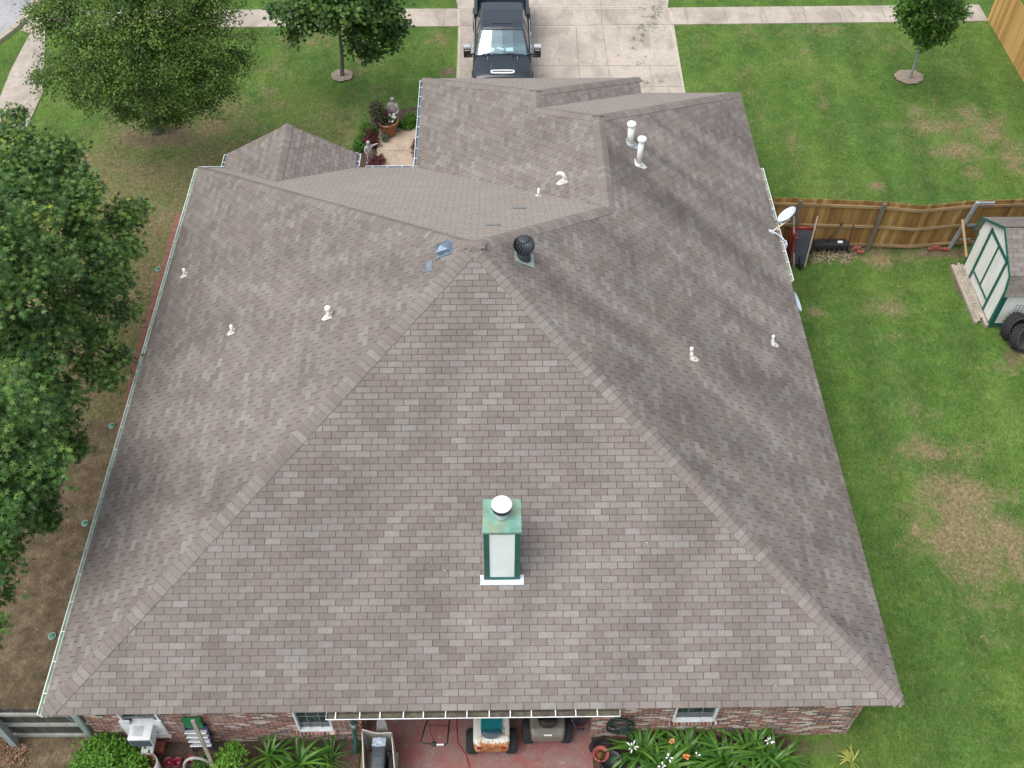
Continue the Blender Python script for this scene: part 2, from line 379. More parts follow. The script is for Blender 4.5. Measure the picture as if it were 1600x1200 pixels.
def ground():
    xs = axis(-12, 31, .16, 900); ys = axis(-2.5, 31, .16, 900)
    nx, ny = len(xs), len(ys); vs = []; dry = []; dirt = []; lush = []
    for y in ys:
        for x in xs:
            inn = -14 < x < 33 and -4 < y < 33
            z = 0.0; a = b = 0; c = .5
            if inn:
                z = .012*fbm(x, y, .9, 3)-.012
                n1 = fbm(x, y, 1.5, 5); n2 = fbm(x, y, .5, 3, 7.)
                a = ell(DRY, x, y)+.42*n1*(1 if ell(DRY, x, y) > .08 else .25)+.10*n2
                b = ell(DIRTL, x, y)*(1+.5*n1)
                if x < .4+max(0, (y-16)*.9): a = max(a, .74+.20*n2+.15*n1-max(0, (y-19)*.10)-max(0, (y-14)*.02)-(.25 if x < -4.5 else 0)*min(1, max(0, (-4.5-x)/1.5))); b = max(b, min(1, max(0, (8.5-y)/2.5+.5*n1)))
                if x < -4.5 and y > 20: a -= .15
                c = .5+.5*fbm(x, y, .35, 4, 3.)
            vs.append((x, y, z)); dry.append(max(0, min(1, a))); dirt.append(max(0, min(1, b))); lush.append(c)
    fs = [(j*nx+i, j*nx+i+1, (j+1)*nx+i+1, (j+1)*nx+i) for j in range(ny-1) for i in range(nx-1)]
    me = bpy.data.meshes.new('lawn'); me.from_pydata(vs, [], fs)
    for nm, d in (('dry', dry), ('dirt', dirt), ('lush', lush)):
        a = me.attributes.new(nm, 'FLOAT', 'POINT'); a.data.foreach_set('value', d)
    n = NT('lawn_grass'); p = n.pos(); x = n.xyz(p)
    g1 = n.noise(p, 2.2, 6, .65); g2 = n.noise(n.mapv(p, (1, .75, 1)), 13, 6, .75); g3 = n.noise(p, 75, 3, .7)
    tone = n.m('ADD', n.m('MULTIPLY', g1, .5), n.m('MULTIPLY', g2, .5))
    col = n.ramp(tone, [(.28, (.034, .088, .016)), (.42, (.056, .125, .019)), (.54, (.088, .162, .026)), (.66, (.15, .205, .048))])
    # mowing stripes, slightly slanted
    xs_ = n.m('ADD', x[0], n.m('MULTIPLY', x[1], -.12)); st = n.m('SINE', n.m('ADD', n.m('MULTIPLY', xs_, 4.6), n.m('MULTIPLY', g1, 3.0)))
    col = n.scale(col, n.fr(st, -1, 1, .90, 1.10))
    col = n.mix(n.fr(n.attr('lush'), .3, .8, .5, 0), col, n.mix(.6, col, (.042, .088, .030)))
    col = n.mix(n.fr(n.attr('lush'), .55, .95, 0, .55), col, (.13, .175, .050))
    strw = n.noise(n.mapv(p, (1, .5, 1)), 7, 6, .75)
    col = n.mix(n.fr(strw, .50, .70, 0, .42), col, (.185, .185, .085))
    bl = n.noise(n.mapv(p, (1, .6, 1)), 1.1, 6, .7, .5); col = n.scale(col, n.fr(bl, .33, .66, .84, 1.14))
    dr = n.m('ADD', n.attr('dry'), n.m('MULTIPLY', n.m('SUBTRACT', n.noise(n.mapv(p, (1, .7, 1)), 4.5, 7, .8), .5), 1.9))
    drc = n.ramp(n.noise(p, 9, 5, .7), [(.3, (.115, .10, .045)), (.5, (.21, .165, .088)), (.7, (.31, .245, .15))])
    col = n.mix(n.fr(dr, .20, .85, 0, .95), col, drc)
    di = n.m('ADD', n.attr('dirt'), n.m('MULTIPLY', n.m('SUBTRACT', g2, .5), .7))
    dic = n.ramp(n.noise(p, 3.0, 6, .7), [(.3, (.080, .060, .038)), (.5, (.138, .104, .066)), (.7, (.215, .165, .105))])
    col = n.mix(n.fr(di, .3, .65, 0, 1), col, dic)
    col = n.scale(col, n.m('MULTIPLY', n.fr(g3, .3, .7, .62, 1.38), n.fr(n.noise(n.mapv(p, (1, .6, 1)), 17, 6, .85, .6), .32, .68, .62, 1.4)))
    n.base(col).rough(.95); n.bsdf.inputs['Specular IOR Level'].default_value = .15
    n.bump(n.m('ADD', n.m('MULTIPLY', g3, .5), g2), .7, .04)
    me.materials.append(n.mat)
    o = bpy.data.objects.new('lawn', me); COL.objects.link(o); tag(o, kind='structure')
ground()
def struct(name, mb, mats): o = obj(name, mb, mats); tag(o, kind='structure'); return o
def slab(name, poly, z, mat, joints=(), edge=None, t=.12):
    """a concrete sheet with its joints as thin strips 4 mm above it"""
    m = MB(); m.prism(poly, z-t, z)
    mats = [mat, JOINT, JOINTL]
    for (a, b, wd, mi) in joints:
        m.mi = mi; a, b = Vector((*a, 0)), Vector((*b, 0)); d = (b-a).normalized(); s_ = Vector((-d.y, d.x, 0))*wd/2
        zz = z+.002 if mi == 2 else z+.0045
        m.add([(*(a-s_).xy, zz), (*(b-s_).xy, zz), (*(b+s_).xy, zz), (*(a+s_).xy, zz)], [(0, 1, 2, 3)])
    return struct(name, m, mats)
LN = lambda *p: p
# driveway
slab('driveway', [(7.06, 18), (14.98, 18), (14.98, 23.0), (15.09, 27.25), (15.05, 27.25), (7.05, 27.15)], .02, CONC,
     [((7.2, 24.6), (14.9, 24.55), .02, 1), ((11.29, 20), (11.43, 27.1), .022, 1), ((12.45, 20), (12.41, 27.2), .018, 1), ((7.1, 27.12), (15.0, 27.2), .06, 2), ((9.9, 24.6), (9.95, 27.1), .012, 1),
      ((13.9, 20), (13.9, 24.5), .012, 1), ((7.12, 18), (7.12, 27.1), .05, 2), ((14.92, 18), (14.98, 27.1), .06, 2), ((12.5, 23.28), (14.9, 23.28), .02, 1)])
slab('driveway_apron', [(7.04, 28.42), (15.0, 28.46), (16.2, 36), (5.8, 36)], .02, CONC, [((7.0, 28.5), (15.0, 28.52), .06, 2), ((12.47, 28.5), (12.5, 35), .02, 1), ((9.07, 28.5), (9.1, 35), .015, 1)])
sj = []
for x in list(np.arange(-7, 7, 1.5))+list(np.arange(15.6, 26, 1.5)):
    sj.append(((x, 27.25+(x-8)*.012), (x+.02, 28.3+(x-8)*.012), .022, 1))
sj += [((7.07, 27.2), (7.05, 28.35), .06, 2), ((15.08, 27.3), (15.05, 28.4), .06, 2), ((9.9, 27.2), (9.92, 28.4), .015, 1), ((12.4, 27.25), (12.45, 28.4), .02, 1), ((7.1, 28.36), (15.0, 28.4), .05, 2)]
slab('sidewalk', [(-8.4, 27.16), (7.05, 27.17), (15.1, 27.27), (26.95, 27.47), (26.95, 28.62), (15.05, 28.44), (7.05, 28.4), (-8.9, 28.3)], .025, CONC2, sj)
# side walk along the left street and the road corner
slab('side_path', [(-7.1, 20.9), (-7.12, 23), (-7.45, 24.4), (-8.1, 26.9), (-8.1, 27.15), (-8.6, 27.15), (-8.62, 24.5), (-8.45, 22.0), (-8.9, 20.3), (-10.6, 18.2), (-9.9, 17.3), (-8.0, 19.2)], .02, CONC2,
     [((-8.45, 22.1), (-7.15, 22.0), .022, 1), ((-8.5, 24.0), (-7.4, 23.9), .022, 1)])
ROADP = [(-9.55, 26.2), (-9.25, 26.9), (-9.05, 27.5), (-8.85, 28.6), (-8.7, 31), (-8.5, 60), (-60, 60), (-60, -40), (-16.5, -40), (-14.2, 12), (-12.6, 19), (-10.8, 23.4)]
m = MB(); m.prism([(x-.35, y) for x, y in ROADP[:5]]+ROADP[5:9]+[(x-.35, y) for x, y in ROADP[9:]], -.1, .012); struct('road', m, ASPHALT)
m = MB()
kp = [ROADP[i] for i in (8, 9, 10, 11, 0, 1, 2, 3, 4)]
for a, b in zip(kp, kp[1:]):
    a, b = Vector((*a, 0)), Vector((*b, 0)); d = (b-a).normalized(); s_ = Vector((-d.y, d.x, 0))
    m.loft([[p+s_*.36+Vector((0, 0, .02)), p+s_*.14+Vector((0, 0, .03)), p+s_*.10+Vector((0, 0, .11)), p-s_*.05+Vector((0, 0, .11)), p-s_*.06-Vector((0, 0, .05))] for p in (a, b+d*.02)])
struct('kerb', m, CONC2)
slab('kerb_ramp', [(-9.0, 26.95), (-8.45, 26.7), (-8.1, 26.95), (-8.12, 27.6), (-8.9, 27.7)], .03, CONC2)
# entry walk, patio, beds
slab('entry_path', [(4.56, 15.6), (5.9, 15.6), (5.9, 20.98), (4.56, 20.98)], .03, CONC3, [((4.58, 19.72), (5.88, 19.72), .02, 1), ((4.58, 18.2), (5.88, 18.2), .02, 1)])
slab('patio_floor', [(5.62, -3), (10.28, -3), (10.28, 4.0), (5.62, 4.0)], .04, PATIO, [((8.0, -3), (8.0, 4), .01, 1)])
BEDM = plain('dark_mulch', (.07, .045, .032), .98, var=.5, scale=22, dirt=((.13, .085, .055), .7), bump=.8)
def rough_sheet(name, poly, z, mat, st=.09, amp=.03):
    xs = [p[0] for p in poly]; ys = [p[1] for p in poly]
    def inside(x, y):
        c = False; j = len(poly)-1
        for i in range(len(poly)):
            xi, yi = poly[i]; xj, yj = poly[j]
            if (yi > y) != (yj > y) and x < (xj-xi)*(y-yi)/(yj-yi)+xi: c = not c
            j = i
        return c
    nx = int((max(xs)-min(xs))/st)+2; ny = int((max(ys)-min(ys))/st)+2; m = MB(); m.smooth = True; vs = []
    for j in range(ny):
        for i in range(nx):
            x = min(xs)+i*st; y = min(ys)+j*st
            jx = .04*fbm(x, y, 3, 2); vs.append((x+jx, y+.04*fbm(x, y, 3, 2, 5.), z+amp*fbm(x, y, 5, 4)))
    fs = [(j*nx+i, j*nx+i+1, (j+1)*nx+i+1, (j+1)*nx+i) for j in range(ny-1) for i in range(nx-1) if inside(min(xs)+(i+.5)*st, min(ys)+(j+.5)*st)]
    m.add(vs, fs); return struct(name, m, mat)
rough_sheet('garden_soil', [(.35, -1.6), (5.6, -1.6), (5.6, .42), (.35, .42)], .03, BEDM)
rough_sheet('garden_soil', [(10.3, -1.6), (14.4, -1.6), (14.3, .42), (10.3, .42)], .03, BEDM)
rough_sheet('entry_bed_soil', [(3.6, 16.9), (3.78, 19.69), (3.99, 20.64), (4.26, 21.3), (4.44, 21.7), (5.07, 21.95), (6.3, 22.3), (6.3, 21.02), (4.54, 21.0), (4.54, 16.9)], .03, BEDM)
MULCH = plain('pale_bark_mulch', (.30, .24, .18), .95, var=.4, scale=26, dirt=((.10, .085, .06), .8), bump=.8)
def ring(cx, cy, rx, ry): 
    return [(cx+rx*math.cos(t)*(1+.14*fbm(math.cos(t), math.sin(t), 1.8, 2, cx)), cy+ry*math.sin(t)*(1+.14*fbm(math.cos(t), math.sin(t), 1.8, 2, cy))) for t in np.linspace(0, 2*math.pi, 30)[:-1]]
rough_sheet('tree_mulch', ring(3.05, 24.0, .38, .38), .03, MULCH, .06); rough_sheet('tree_mulch', ring(23.0, 23.82, .52, .44), .03, MULCH, .07)
# ================================================================== HOUSE
E_ = 2.4; P = .5373; W = 15.9; L = 15.84
house = thing('house', 'single storey red brick house under a wide brown shingle hip roof', 'house', (8, 8, 0))
roof = None
UP = math.hypot(1, P)
def course_plane(m, poly, eave_o, eave_d, up_d, mi):
    """poly: plan (x,y) polygon; the plane rises by P along up_d from the eave line; laid as overlapping courses"""
    eo, ed, ud = Vector(eave_o), Vector(eave_d), Vector(up_d)
    pts = [((Vector(p)-eo).dot(ed), (Vector(p)-eo).dot(ud)*UP) for p in poly]     # (u, v) along the slope
    vmax = max(q[1] for q in pts); n = int(math.ceil(vmax/.127)); LIP = .007
    def clip(pl, vc, keep_above):
        out = []
        for i in range(len(pl)):
            a, b = pl[i], pl[(i+1) % len(pl)]; ia = (a[1] >= vc) == keep_above; ib = (b[1] >= vc) == keep_above
            if ia: out.append(a)
            if ia != ib:
                t = (vc-a[1])/(b[1]-a[1]); out.append((a[0]+t*(b[0]-a[0]), vc))
        return out
    nrm = Vector((-ud.x*P, -ud.y*P, 1)).normalized()
    def P3(u, v, h):
        q = eo+ed*u+ud*(v/UP); return Vector((q.x, q.y, E_+v/UP*P))+nrm*h
    for k in range(n):
        v0, v1 = k*.127, (k+1)*.127
        q = clip(clip(pts, v0, True), v1, False)
        if len(q) < 3: continue
        cl = []
        for p in q:
            if not cl or (abs(p[0]-cl[-1][0])+abs(p[1]-cl[-1][1])) > 1e-5: cl.append(p)
        if len(cl) > 2 and abs(cl[0][0]-cl[-1][0])+abs(cl[0][1]-cl[-1][1]) < 1e-5: cl.pop()
        if len(cl) < 3: continue
        h = [LIP*(1-(p[1]-v0)/.127)+.001 for p in cl]
        m.mi = mi
        m.add([P3(p[0], p[1], hh) for p, hh in zip(cl, h)], [list(range(len(cl)))], [[(p[0]+50, p[1]) for p in cl]])
        lo = sorted(p[0] for p in cl if abs(p[1]-v0) < 1e-4)
        if len(lo) >= 2:
            m.mi = 3; m.add([P3(lo[0], v0, -.002), P3(lo[-1], v0, -.002), P3(lo[-1], v0, LIP+.001), P3(lo[0], v0, LIP+.001)], [(0, 1, 2, 3)], [[(0, 0)]*4])
AP = (7.95, 7.93); J1 = (11.04, 10.98); J2 = (11.04, 14.54); K1 = (9.525, 16.06); K2 = (9.525, 16.855)
m = MB()
course_plane(m, [(.03, 0), (W, 0), AP], (0, 0), (1, 0), (0, 1), 0)
course_plane(m, [(.03, L), (.03, 0), AP], (0, L), (0, -1), (1, 0), 1)
course_plane(m, [(W, 0), (W, 19.4), J2, J1, AP], (W, 0), (0, 1), (-1, 0), 2)
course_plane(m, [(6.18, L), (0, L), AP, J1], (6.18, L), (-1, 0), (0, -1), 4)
course_plane(m, [(6.18, 20.2), (6.18, L), J1, J2, K1, K2], (6.18, 20.2), (0, -1), (1, 0), 1)
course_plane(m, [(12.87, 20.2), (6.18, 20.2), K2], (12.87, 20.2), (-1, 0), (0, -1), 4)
course_plane(m, [(12.87, 19.4), (12.87, 20.2), K2, K1], (12.87, 19.4), (0, 1), (-1, 0), 1)
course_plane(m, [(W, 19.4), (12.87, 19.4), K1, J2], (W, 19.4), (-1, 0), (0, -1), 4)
# small rear bump
bx = 2.6; hw = 1.85; yv = L-hw
course_plane(m, [(bx-hw, 16.5), (bx-hw, L-.0), (bx, yv), (bx, 16.5)], (bx-hw, 16.5), (0, -1), (1, 0), 1)
course_plane(m, [(bx+hw, L), (bx+hw, 16.5), (bx, 16.5), (bx, yv)], (bx+hw, L), (0, 1), (-1, 0), 1)
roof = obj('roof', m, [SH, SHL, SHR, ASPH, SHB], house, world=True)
# fascia / deck edge under the shingles
m = MB()
def fascia(a, b, z1=E_-.012, h=.15, t=.02, ins=.03):
    a, b = Vector((*a, 0)), Vector((*b, 0)); d = (b-a).normalized(); s_ = Vector((-d.y, d.x, 0))*ins
    m.beam(a+s_+Vector((0, 0, z1-h/2)), b+s_+Vector((0, 0, z1-h/2)), t, h)
for a, b in [((.09, .085), (W-.12, .085)), ((W, .03), (W, 19.37)), ((W-.03, 19.4), (12.9, 19.4)), ((12.87, 19.43), (12.87, 20.17)), ((12.84, 20.2), (6.2, 20.2)), ((6.18, 20.17), (6.18, L+.03)), ((6.15, L), (.06, L)), ((.03, L-.03), (.03, .03))]:
    fascia(a, b)
obj('fascia', m, WHITE, roof, world=True)
m = MB(); s0 = E_-.165
m.add([(.06, .13, s0), (W-.06, .13, s0), (W-.06, 19.34, s0), (12.8, 19.34, s0), (12.8, 20.14, s0), (6.24, 20.14, s0), (6.24, L-.06, s0), (.06, L-.06, s0)], [list(range(7, -1, -1))])
obj('soffit', m, WHITE, roof, world=True)
# gable end of the bump
m = MB(); m.extr([(bx-hw+.08, 16.42, E_-.2), (bx+hw-.08, 16.42, E_-.2), (bx+hw-.08, 16.42, E_), (bx, 16.42, E_+hw*P-.05), (bx-hw+.08, 16.42, E_)], (0, .05, 0))
obj('gable', m, WHITE, roof, world=True)
# ridge and hip caps, each run its own piece
def z_of(p, h): return Vector((p[0], p[1], h))
def caps(a, b, n1, n2, wd=.178, start=-.02):
    """a -> b is laid from low to high; n1,n2: plan directions away from the ridge on each side"""
    a, b = Vector(a), Vector(b); d = (b-a); Ln = d.length; d.normalize(); m = MB()
    s1 = Vector((n1[0], n1[1], -P)).normalized(); s2 = Vector((n2[0], n2[1], -P)).normalized()
    # side directions lie in each slope, perpendicular to the ridge
    s1 = (s1-d*s1.dot(d)).normalized(); s2 = (s2-d*s2.dot(d)).normalized()
    up = (-(s1+s2)); up = up.normalized() if up.length > 1e-3 else Vector((0, 0, 1))
    k = 0; st = .142; n = int(Ln/st)
    for k in range(n+1):
        t0 = k*st+start; t1 = min(t0+st*1.9, Ln+.04)
        if t0 > Ln-.02: break
        jit = random.uniform(-.007, .007); w1 = wd+random.uniform(-.006, .006)
        for (t, h) in ((t0, .020), (t1, .010)):
            pass
        A0 = a+d*t0+up*.020; A1 = a+d*t1+up*.012
        r1 = s1*w1+d*jit; r2 = s2*w1-d*jit
        c1 = s1*w1*.35+up*.0; c2 = s2*w1*.35
        row0 = [A0+r1, A0+c1+up*.006, A0+up*.004, A0+c2+up*.006, A0+r2]
        row1 = [A1+r1, A1+c1+up*.006, A1+up*.004, A1+c2+up*.006, A1+r2]
        low = [p-up*.014 for p in row0]
        tv = random.random(); m.mi = 0
        m.add(row0+row1, [(i, i+1, i+6, i+5) for i in range(4)], [[(0, 0)]*4]*4, a=tv)
        m.mi = 2; m.add(row0+low, [(i+1, i, i+5, i+6) for i in range(4)]+[], [[(0, 0)]*4]*4, a=tv)
        m.add([p+up*.0015 for p in row0]+[p+up*.0015+d*.011 for p in row0], [(i, i+1, i+6, i+5) for i in range(4)], [[(0, 0)]*4]*4, a=tv)
        m.mi = 0
        m.add([row0[0], row1[0], row1[0]-up*.012, row0[0]-up*.012, row0[4], row1[4], row1[4]-up*.012, row0[4]-up*.012], [(0, 1, 2, 3), (7, 6, 5, 4)], [[(0, 0)]*4]*2, a=tv)
    # per-cap position UV for the stain pattern
    for i, f in enumerate(m.f): m.uv[i] = [(m.v[q].x+m.v[q].y*.3, m.v[q].y) for q in f]
    obj('ridge_cap', m, [SHC, ASPH, CAPE], roof, world=True, att=True)
hA = E_+7.93*P; hJ = E_+4.86*P; hK = E_+3.345*P
caps((.03, 0, E_), (*AP, hA), (0, -1), (-1, 0), start=.10); caps((W, 0, E_), (*AP, hA), (0, -1), (1, 0), start=.10)
caps((.03, L, E_), (*AP, hA), (0, 1), (-1, 0), start=.10); caps((*J1, hJ), (*AP, hA), (0, 1), (1, 0))
caps((*J2, hJ), (*J1, hJ), (-1, 0), (1, 0)); caps((W, 19.4, E_), (*J2, hJ), (0, 1), (1, 0), start=.1)
caps((*K1, hK), (*J2, hJ), (-1, 0), (0, 1)); caps((*K2, hK), (*K1, hK), (-1, 0), (1, 0))
caps((6.18, 20.2, E_), (*K2, hK), (-1, 0), (0, 1)); caps((12.87, 20.2, E_), (*K2, hK), (1, 0), (0, 1))
caps((bx, 16.5, E_+hw*P), (bx, yv, E_+hw*P), (-1, 0), (1, 0))
m = MB()                                     # the saddle piece on the apex
m.add([(7.72, 7.84, hA-.02), (8.18, 7.84, hA-.02), (8.2, 8.08, hA+.0), (7.7, 8.08, hA+.0), (7.78, 7.9, hA+.035), (8.12, 7.9, hA+.035), (8.10, 7.98, hA+.035), (7.80, 7.98, hA+.035)],
      [(4, 5, 6, 7), (0, 1, 5, 4), (1, 2, 6, 5), (2, 3, 7, 6), (3, 0, 4, 7)], [[(1, 1)]*4]*5, a=.15)
obj('ridge_cap', m, [SHC], roof, world=True, att=True, label='dark peak saddle cap')
# roof surface helpers: height over each slope
zF = lambda x, y: E_+P*y
zL = lambda x, y: E_+P*x
zR = lambda x, y: E_+P*(W-x)
zB = lambda x, y: E_+P*(L-y)
zG = lambda x, y: E_+P*(x-6.18)
PATCH = plain('grey_repair_shingle', (.17, .19, .21), .8, var=.3, scale=14); FELT = plain('dark_patch', (.12, .13, .14), .85, var=.25, scale=14)
def patch(pts, zf, mat=PATCH, lift=.014, mi=None):
    m = MB(); m.extr([(x, y, zf(x, y)+lift) for x, y in pts], (0, 0, .005)); obj('repair_patch', m, mat, roof, world=True)
patch([(6.88, 7.66), (6.88, 7.96), (6.97, 7.96), (6.97, 7.66)], zL, FELT); patch([(6.975, 7.66), (6.975, 7.97), (7.09, 7.97), (7.09, 7.66)], zL)
patch([(8.8, 10.97), (9.12, 10.97), (9.12, 11.08), (8.8, 11.08)], zB); patch([(8.19, 9.43), (8.5, 9.43), (8.5, 9.54), (8.19, 9.54)], zB)
patch([(8.82, 7.72), (8.82, 7.92), (8.93, 7.92), (8.93, 7.72)], zR, FELT)
# ---------------- walls
def wall_x(m, x0, x1, y, z0, z1, holes=(), t=.12, face=-1):
    xs = sorted({x0, x1, *[h[0] for h in holes], *[h[1] for h in holes]}); zs = sorted({z0, z1, *[h[2] for h in holes], *[h[3] for h in holes]})
    for i in range(len(xs)-1):
        for j in range(len(zs)-1):
            cx, cz = (xs[i]+xs[i+1])/2, (zs[j]+zs[j+1])/2
            if any(h[0] < cx < h[1] and h[2] < cz < h[3] for h in holes): continue
            m.b2(xs[i], xs[i+1], y, y+t, zs[j], zs[j+1])
WY = .40; WT = E_-.19
WIN = [(1.05, 1.80, .51, 1.95), (4.40, 5.10, .57, 1.95), (11.83, 12.67, .83, 1.95)]
for a_ in ((.36, 5.68, WY, 0, WT, WIN[:2]), (10.25, 15.5, WY, 0, WT, WIN[2:]), (5.68, 10.25, 3.6, 0, WT), (.36, 6.0, 15.45, 0, WT), (6.6, 12.4, 19.75, 0, WT), (12.5, 15.5, 18.95, 0, WT), (1.1, 4.15, 16.15, 0, WT)):
    m = MB(); wall_x(m, *a_); obj('wall', m, BRX, house, world=True)
for x, y0, y1 in ((.36, .525, 15.445), (15.38, .525, 18.94), (5.56, .525, 3.595), (10.255, .525, 3.595), (6.6, 15.45, 19.745), (12.3, 19.08, 19.745), (1.1, 15.58, 16.145), (4.03, 15.58, 16.145)):
    m = MB(); m.b2(x, x+.12, y0, y1, 0, WT-.002); obj('wall', m, BRY, house, world=True)
for k, (x0, x1, z0, z1) in enumerate(WIN):
    f = MB(); fw = .04
    f.b2(x0, x0+fw, WY-.03, WY+.06, z0, z1); f.b2(x1-fw, x1, WY-.03, WY+.06, z0, z1); f.b2(x0+fw, x1-fw, WY-.03, WY+.06, z1-fw, z1); f.b2(x0+fw, x1-fw, WY-.045, WY+.06, z0, z0+fw)
    wdw = obj('window', f, WHITE, house, world=True, bevel=.004)
    g = MB(); g.b2(x0+fw, x1-fw, WY+.045, WY+.058, z0+fw, z1-fw); obj('pane', g, GLASS, wdw, world=True)
    b = MB()
    if k: 
        for t in (1/3, 2/3): b.b2(x0+(x1-x0)*t-.009, x0+(x1-x0)*t+.009, WY+.03, WY+.042, z0+fw, z1-fw)
        for zz in (z0+.29, z0+.60, z0+.92): b.b2(x0+fw, x1-fw, WY+.026, WY+.038, zz-.009, zz+.009)
    else:
        b.b2(x0+fw, x1-fw, WY+.0, WY+.03, 1.24, 1.28)
        for t in (.42, .70): b.b2(x0+(x1-x0)*t-.014, x0+(x1-x0)*t+.014, WY+.03, WY+.042, 1.28, z1-fw)
    obj('glazing_bar', b, plain('pale_bar', (.16, .19, .19), .5), wdw, world=True)
    sl = MB(); sl.box(((x0+x1)/2, WY-.035, z0-.075), (x1-x0+.1, .085, .11), rx=R(8)); obj('brick_sill', sl, BRS, wdw, world=True)
# dark interior behind the panes so they read as glass, with the room's back wall
PLS = plain('dim_plaster', (.25, .24, .22), .9)
for a_, b_ in ((.7, 5.3), (10.6, 15.2)): m = MB(); m.b2(a_, b_, 2.3, 2.4, .1, 2.15); obj('interior_wall', m, PLS, house, world=True)
# ---------------- gutters
def gutter(a, b, out, w_=.12, mat_in=GUTIN, mat_rim=WHITE, step=.40, lab=None, closed_l=True, z=E_-.02):
    """open trough along a-b; out: plan direction away from the roof"""
    a, b = Vector((*a, z)), Vector((*b, z)); d = (b-a).normalized(); o = Vector((*out, 0)); dn = Vector((0, 0, -1)); m = MB()
    prof = [(.0, 0), (.0, .10), (.06, .105), (w_-.045, .072), (w_, .0), (w_-.016, -.002)]
    m.mi = 0; m.loft([[p+o*x+dn*y for x, y in prof] for p in (a, b)])
    m.mi = 1; m.beam(a+o*(w_-.004)+dn*.003, b+o*(w_-.004)+dn*.003, .014, .012)
    m.mi = 0; m.add([a+o*.004+dn*.055, b+o*.004+dn*.055, b+o*(w_-.02)+dn*.055, a+o*(w_-.02)+dn*.055], [(0, 1, 2, 3)])   # leaf litter
    m.mi = 1
    for e in (a, b): m.extr([e+o*x+dn*y for x, y in prof[:5]], d*.006)
    # the outside face
    m.loft([[p+o*(x+.003)+dn*y for x, y in ((.0, .103), (.06, .109), (w_-.045, .08), (w_, .010))] for p in (a, b)])
    Ln = (b-a).length; k = int(Ln/step)
    for i in range(1, k+1):
        p = a+d*(i*step-.2+random.uniform(-.03, .03)); 
        m.beam(p-o*.01-dn*.008, p+o*w_-dn*.006, .019, .005)
    return obj('gutter', m, [mat_in, mat_rim], house, world=True, label=lab)
LITE = plain('gutter_sheet_pale', (.50, .60, .50), .5, dirt=((.30, .30, .22), .6), scale=5)
gutter((5.22, .0), (10.62, .0), (0, -1), .135, lab='open gutter with white straps and leaf litter')
gutter((.03, .02), (.03, 15.86), (-1, 0), .10, LITE, MINT2, .62)
gutter((W-.0, 11.24), (W-.0, 15.77), (1, 0), .10, plain('gutter_inside_grey', (.30, .31, .27), .7), MINT2, .42)
BLUEG = plain('blue_grey_gutter', (.17, .215, .26), .5, dirt=((.1, .11, .1), .5)); 
gutter((6.18, 15.95), (6.18, 20.15), (-1, 0), .10, BLUEG, MINT2, .5)
gutter((4.72, L), (6.05, L), (0, 1), .11, BLUEG, WHITE, .42)
gutter((.02, L), (.74, L), (0, 1), .10, BLUEG, MINT2, .4)
gutter((bx-hw, 15.95), (bx-hw, 16.5), (-1, 0), .10, BLUEG, WHITE, .4); gutter((bx+hw, 15.95), (bx+hw, 16.5), (1, 0), .10, BLUEG, WHITE, .4)
gutter((bx-hw, 16.5), (bx-hw+.28, 16.5), (0, 1), .06, BLUEG, MINT2, .4); gutter((bx+hw-.28, 16.5), (bx+hw, 16.5), (0, 1), .06, BLUEG, WHITE, .4)
m = MB(); m.mi = 0
m.tube([(5.58, -.06, 2.29), (5.58, -.04, 2.2), (5.56, .20, 1.95), (5.55, .33, 1.8), (5.53, .34, .9), (5.5, .30, .25), (5.5, .1, .08)], .042, 8)
m.mi = 1; m.tube([(5.533, .338, .98), (5.53, .34, .80)], .05, 8)
obj('downspout', m, [GREEN, METALG], house, world=True)
m = MB(); m.tube([(.05, .42, 2.29), (.3, .37, 2.1), (.32, .34, 1.7), (.32, .32, .2)], .03, 6); obj('downspout', m, plain('grey_pipe', (.3, .38, .38), .6), house, world=True)
# ---------------- chimney
ch = MB(); cx0, cx1, cy0, cy1, cz = 8.155, 8.785, 2.08, 2.72, E_+2.84
WHP = plain('chimney_white_panel', (.84, .87, .87), .5, var=.06, scale=2, dirt=((.55, .58, .56), .4))
ch.b2(cx0, cx1, cy0, cy1, E_+.7, cz-.03)
chim = obj('chimney', ch, WHP, house, world=True, label='boxed chimney, white panels framed in dark green')
t = MB(); e = .014; zb = E_+P*2.08
t.b2(cx0-e, cx0+.085, cy0-e, cy0, zb, cz-.03); t.b2(cx1-.085, cx1+e, cy0-e, cy0, zb, cz-.03); t.b2(cx0+.085, cx1-.085, cy0-e, cy0, cz-.10, cz-.03); t.b2(cx0+.085, cx1-.085, cy0-e, cy0, zb, zb+.10)
for xx in (cx0-e, cx1):
    t.b2(xx, xx+e, cy0, cy0+.085, zb, cz-.03); t.b2(xx, xx+e, cy1-.085, cy1, zb+.2, cz-.03); t.b2(xx, xx+e, cy0+.085, cy1-.085, cz-.10, cz-.03)
obj('trim', t, GREEN, chim, world=True)
t = MB(); t.b2(cx0-.03, cx1+.03, cy0-.03, cy1+.03, cz-.03, cz); t.b2(cx0-.035, cx1+.035, cy0-.035, cy0-.03, cz-.05, cz+.004)
RUST = plain('rusty_teal_cap', (.165, .335, .265), .45, var=.3, scale=5, dirt=((.30, .24, .10), .8))
obj('chimney_top', t, RUST, chim, world=True)
t = MB(); t.lathe([(.14, cz+.002), (.135, cz+.03), (.115, cz+.05), (.115, cz+.22), (.13, cz+.225)], 28, (8.47, 2.43, 0)); 
obj('flue', t, METALG, chim, world=True)
t = MB(); t.lathe([(.165, cz+.19), (.176, cz+.20), (.176, cz+.31)], 32, (8.47, 2.43, 0)); obj('flue_band', t, plain('dark_band', (.03, .025, .035), .5), chim, world=True)
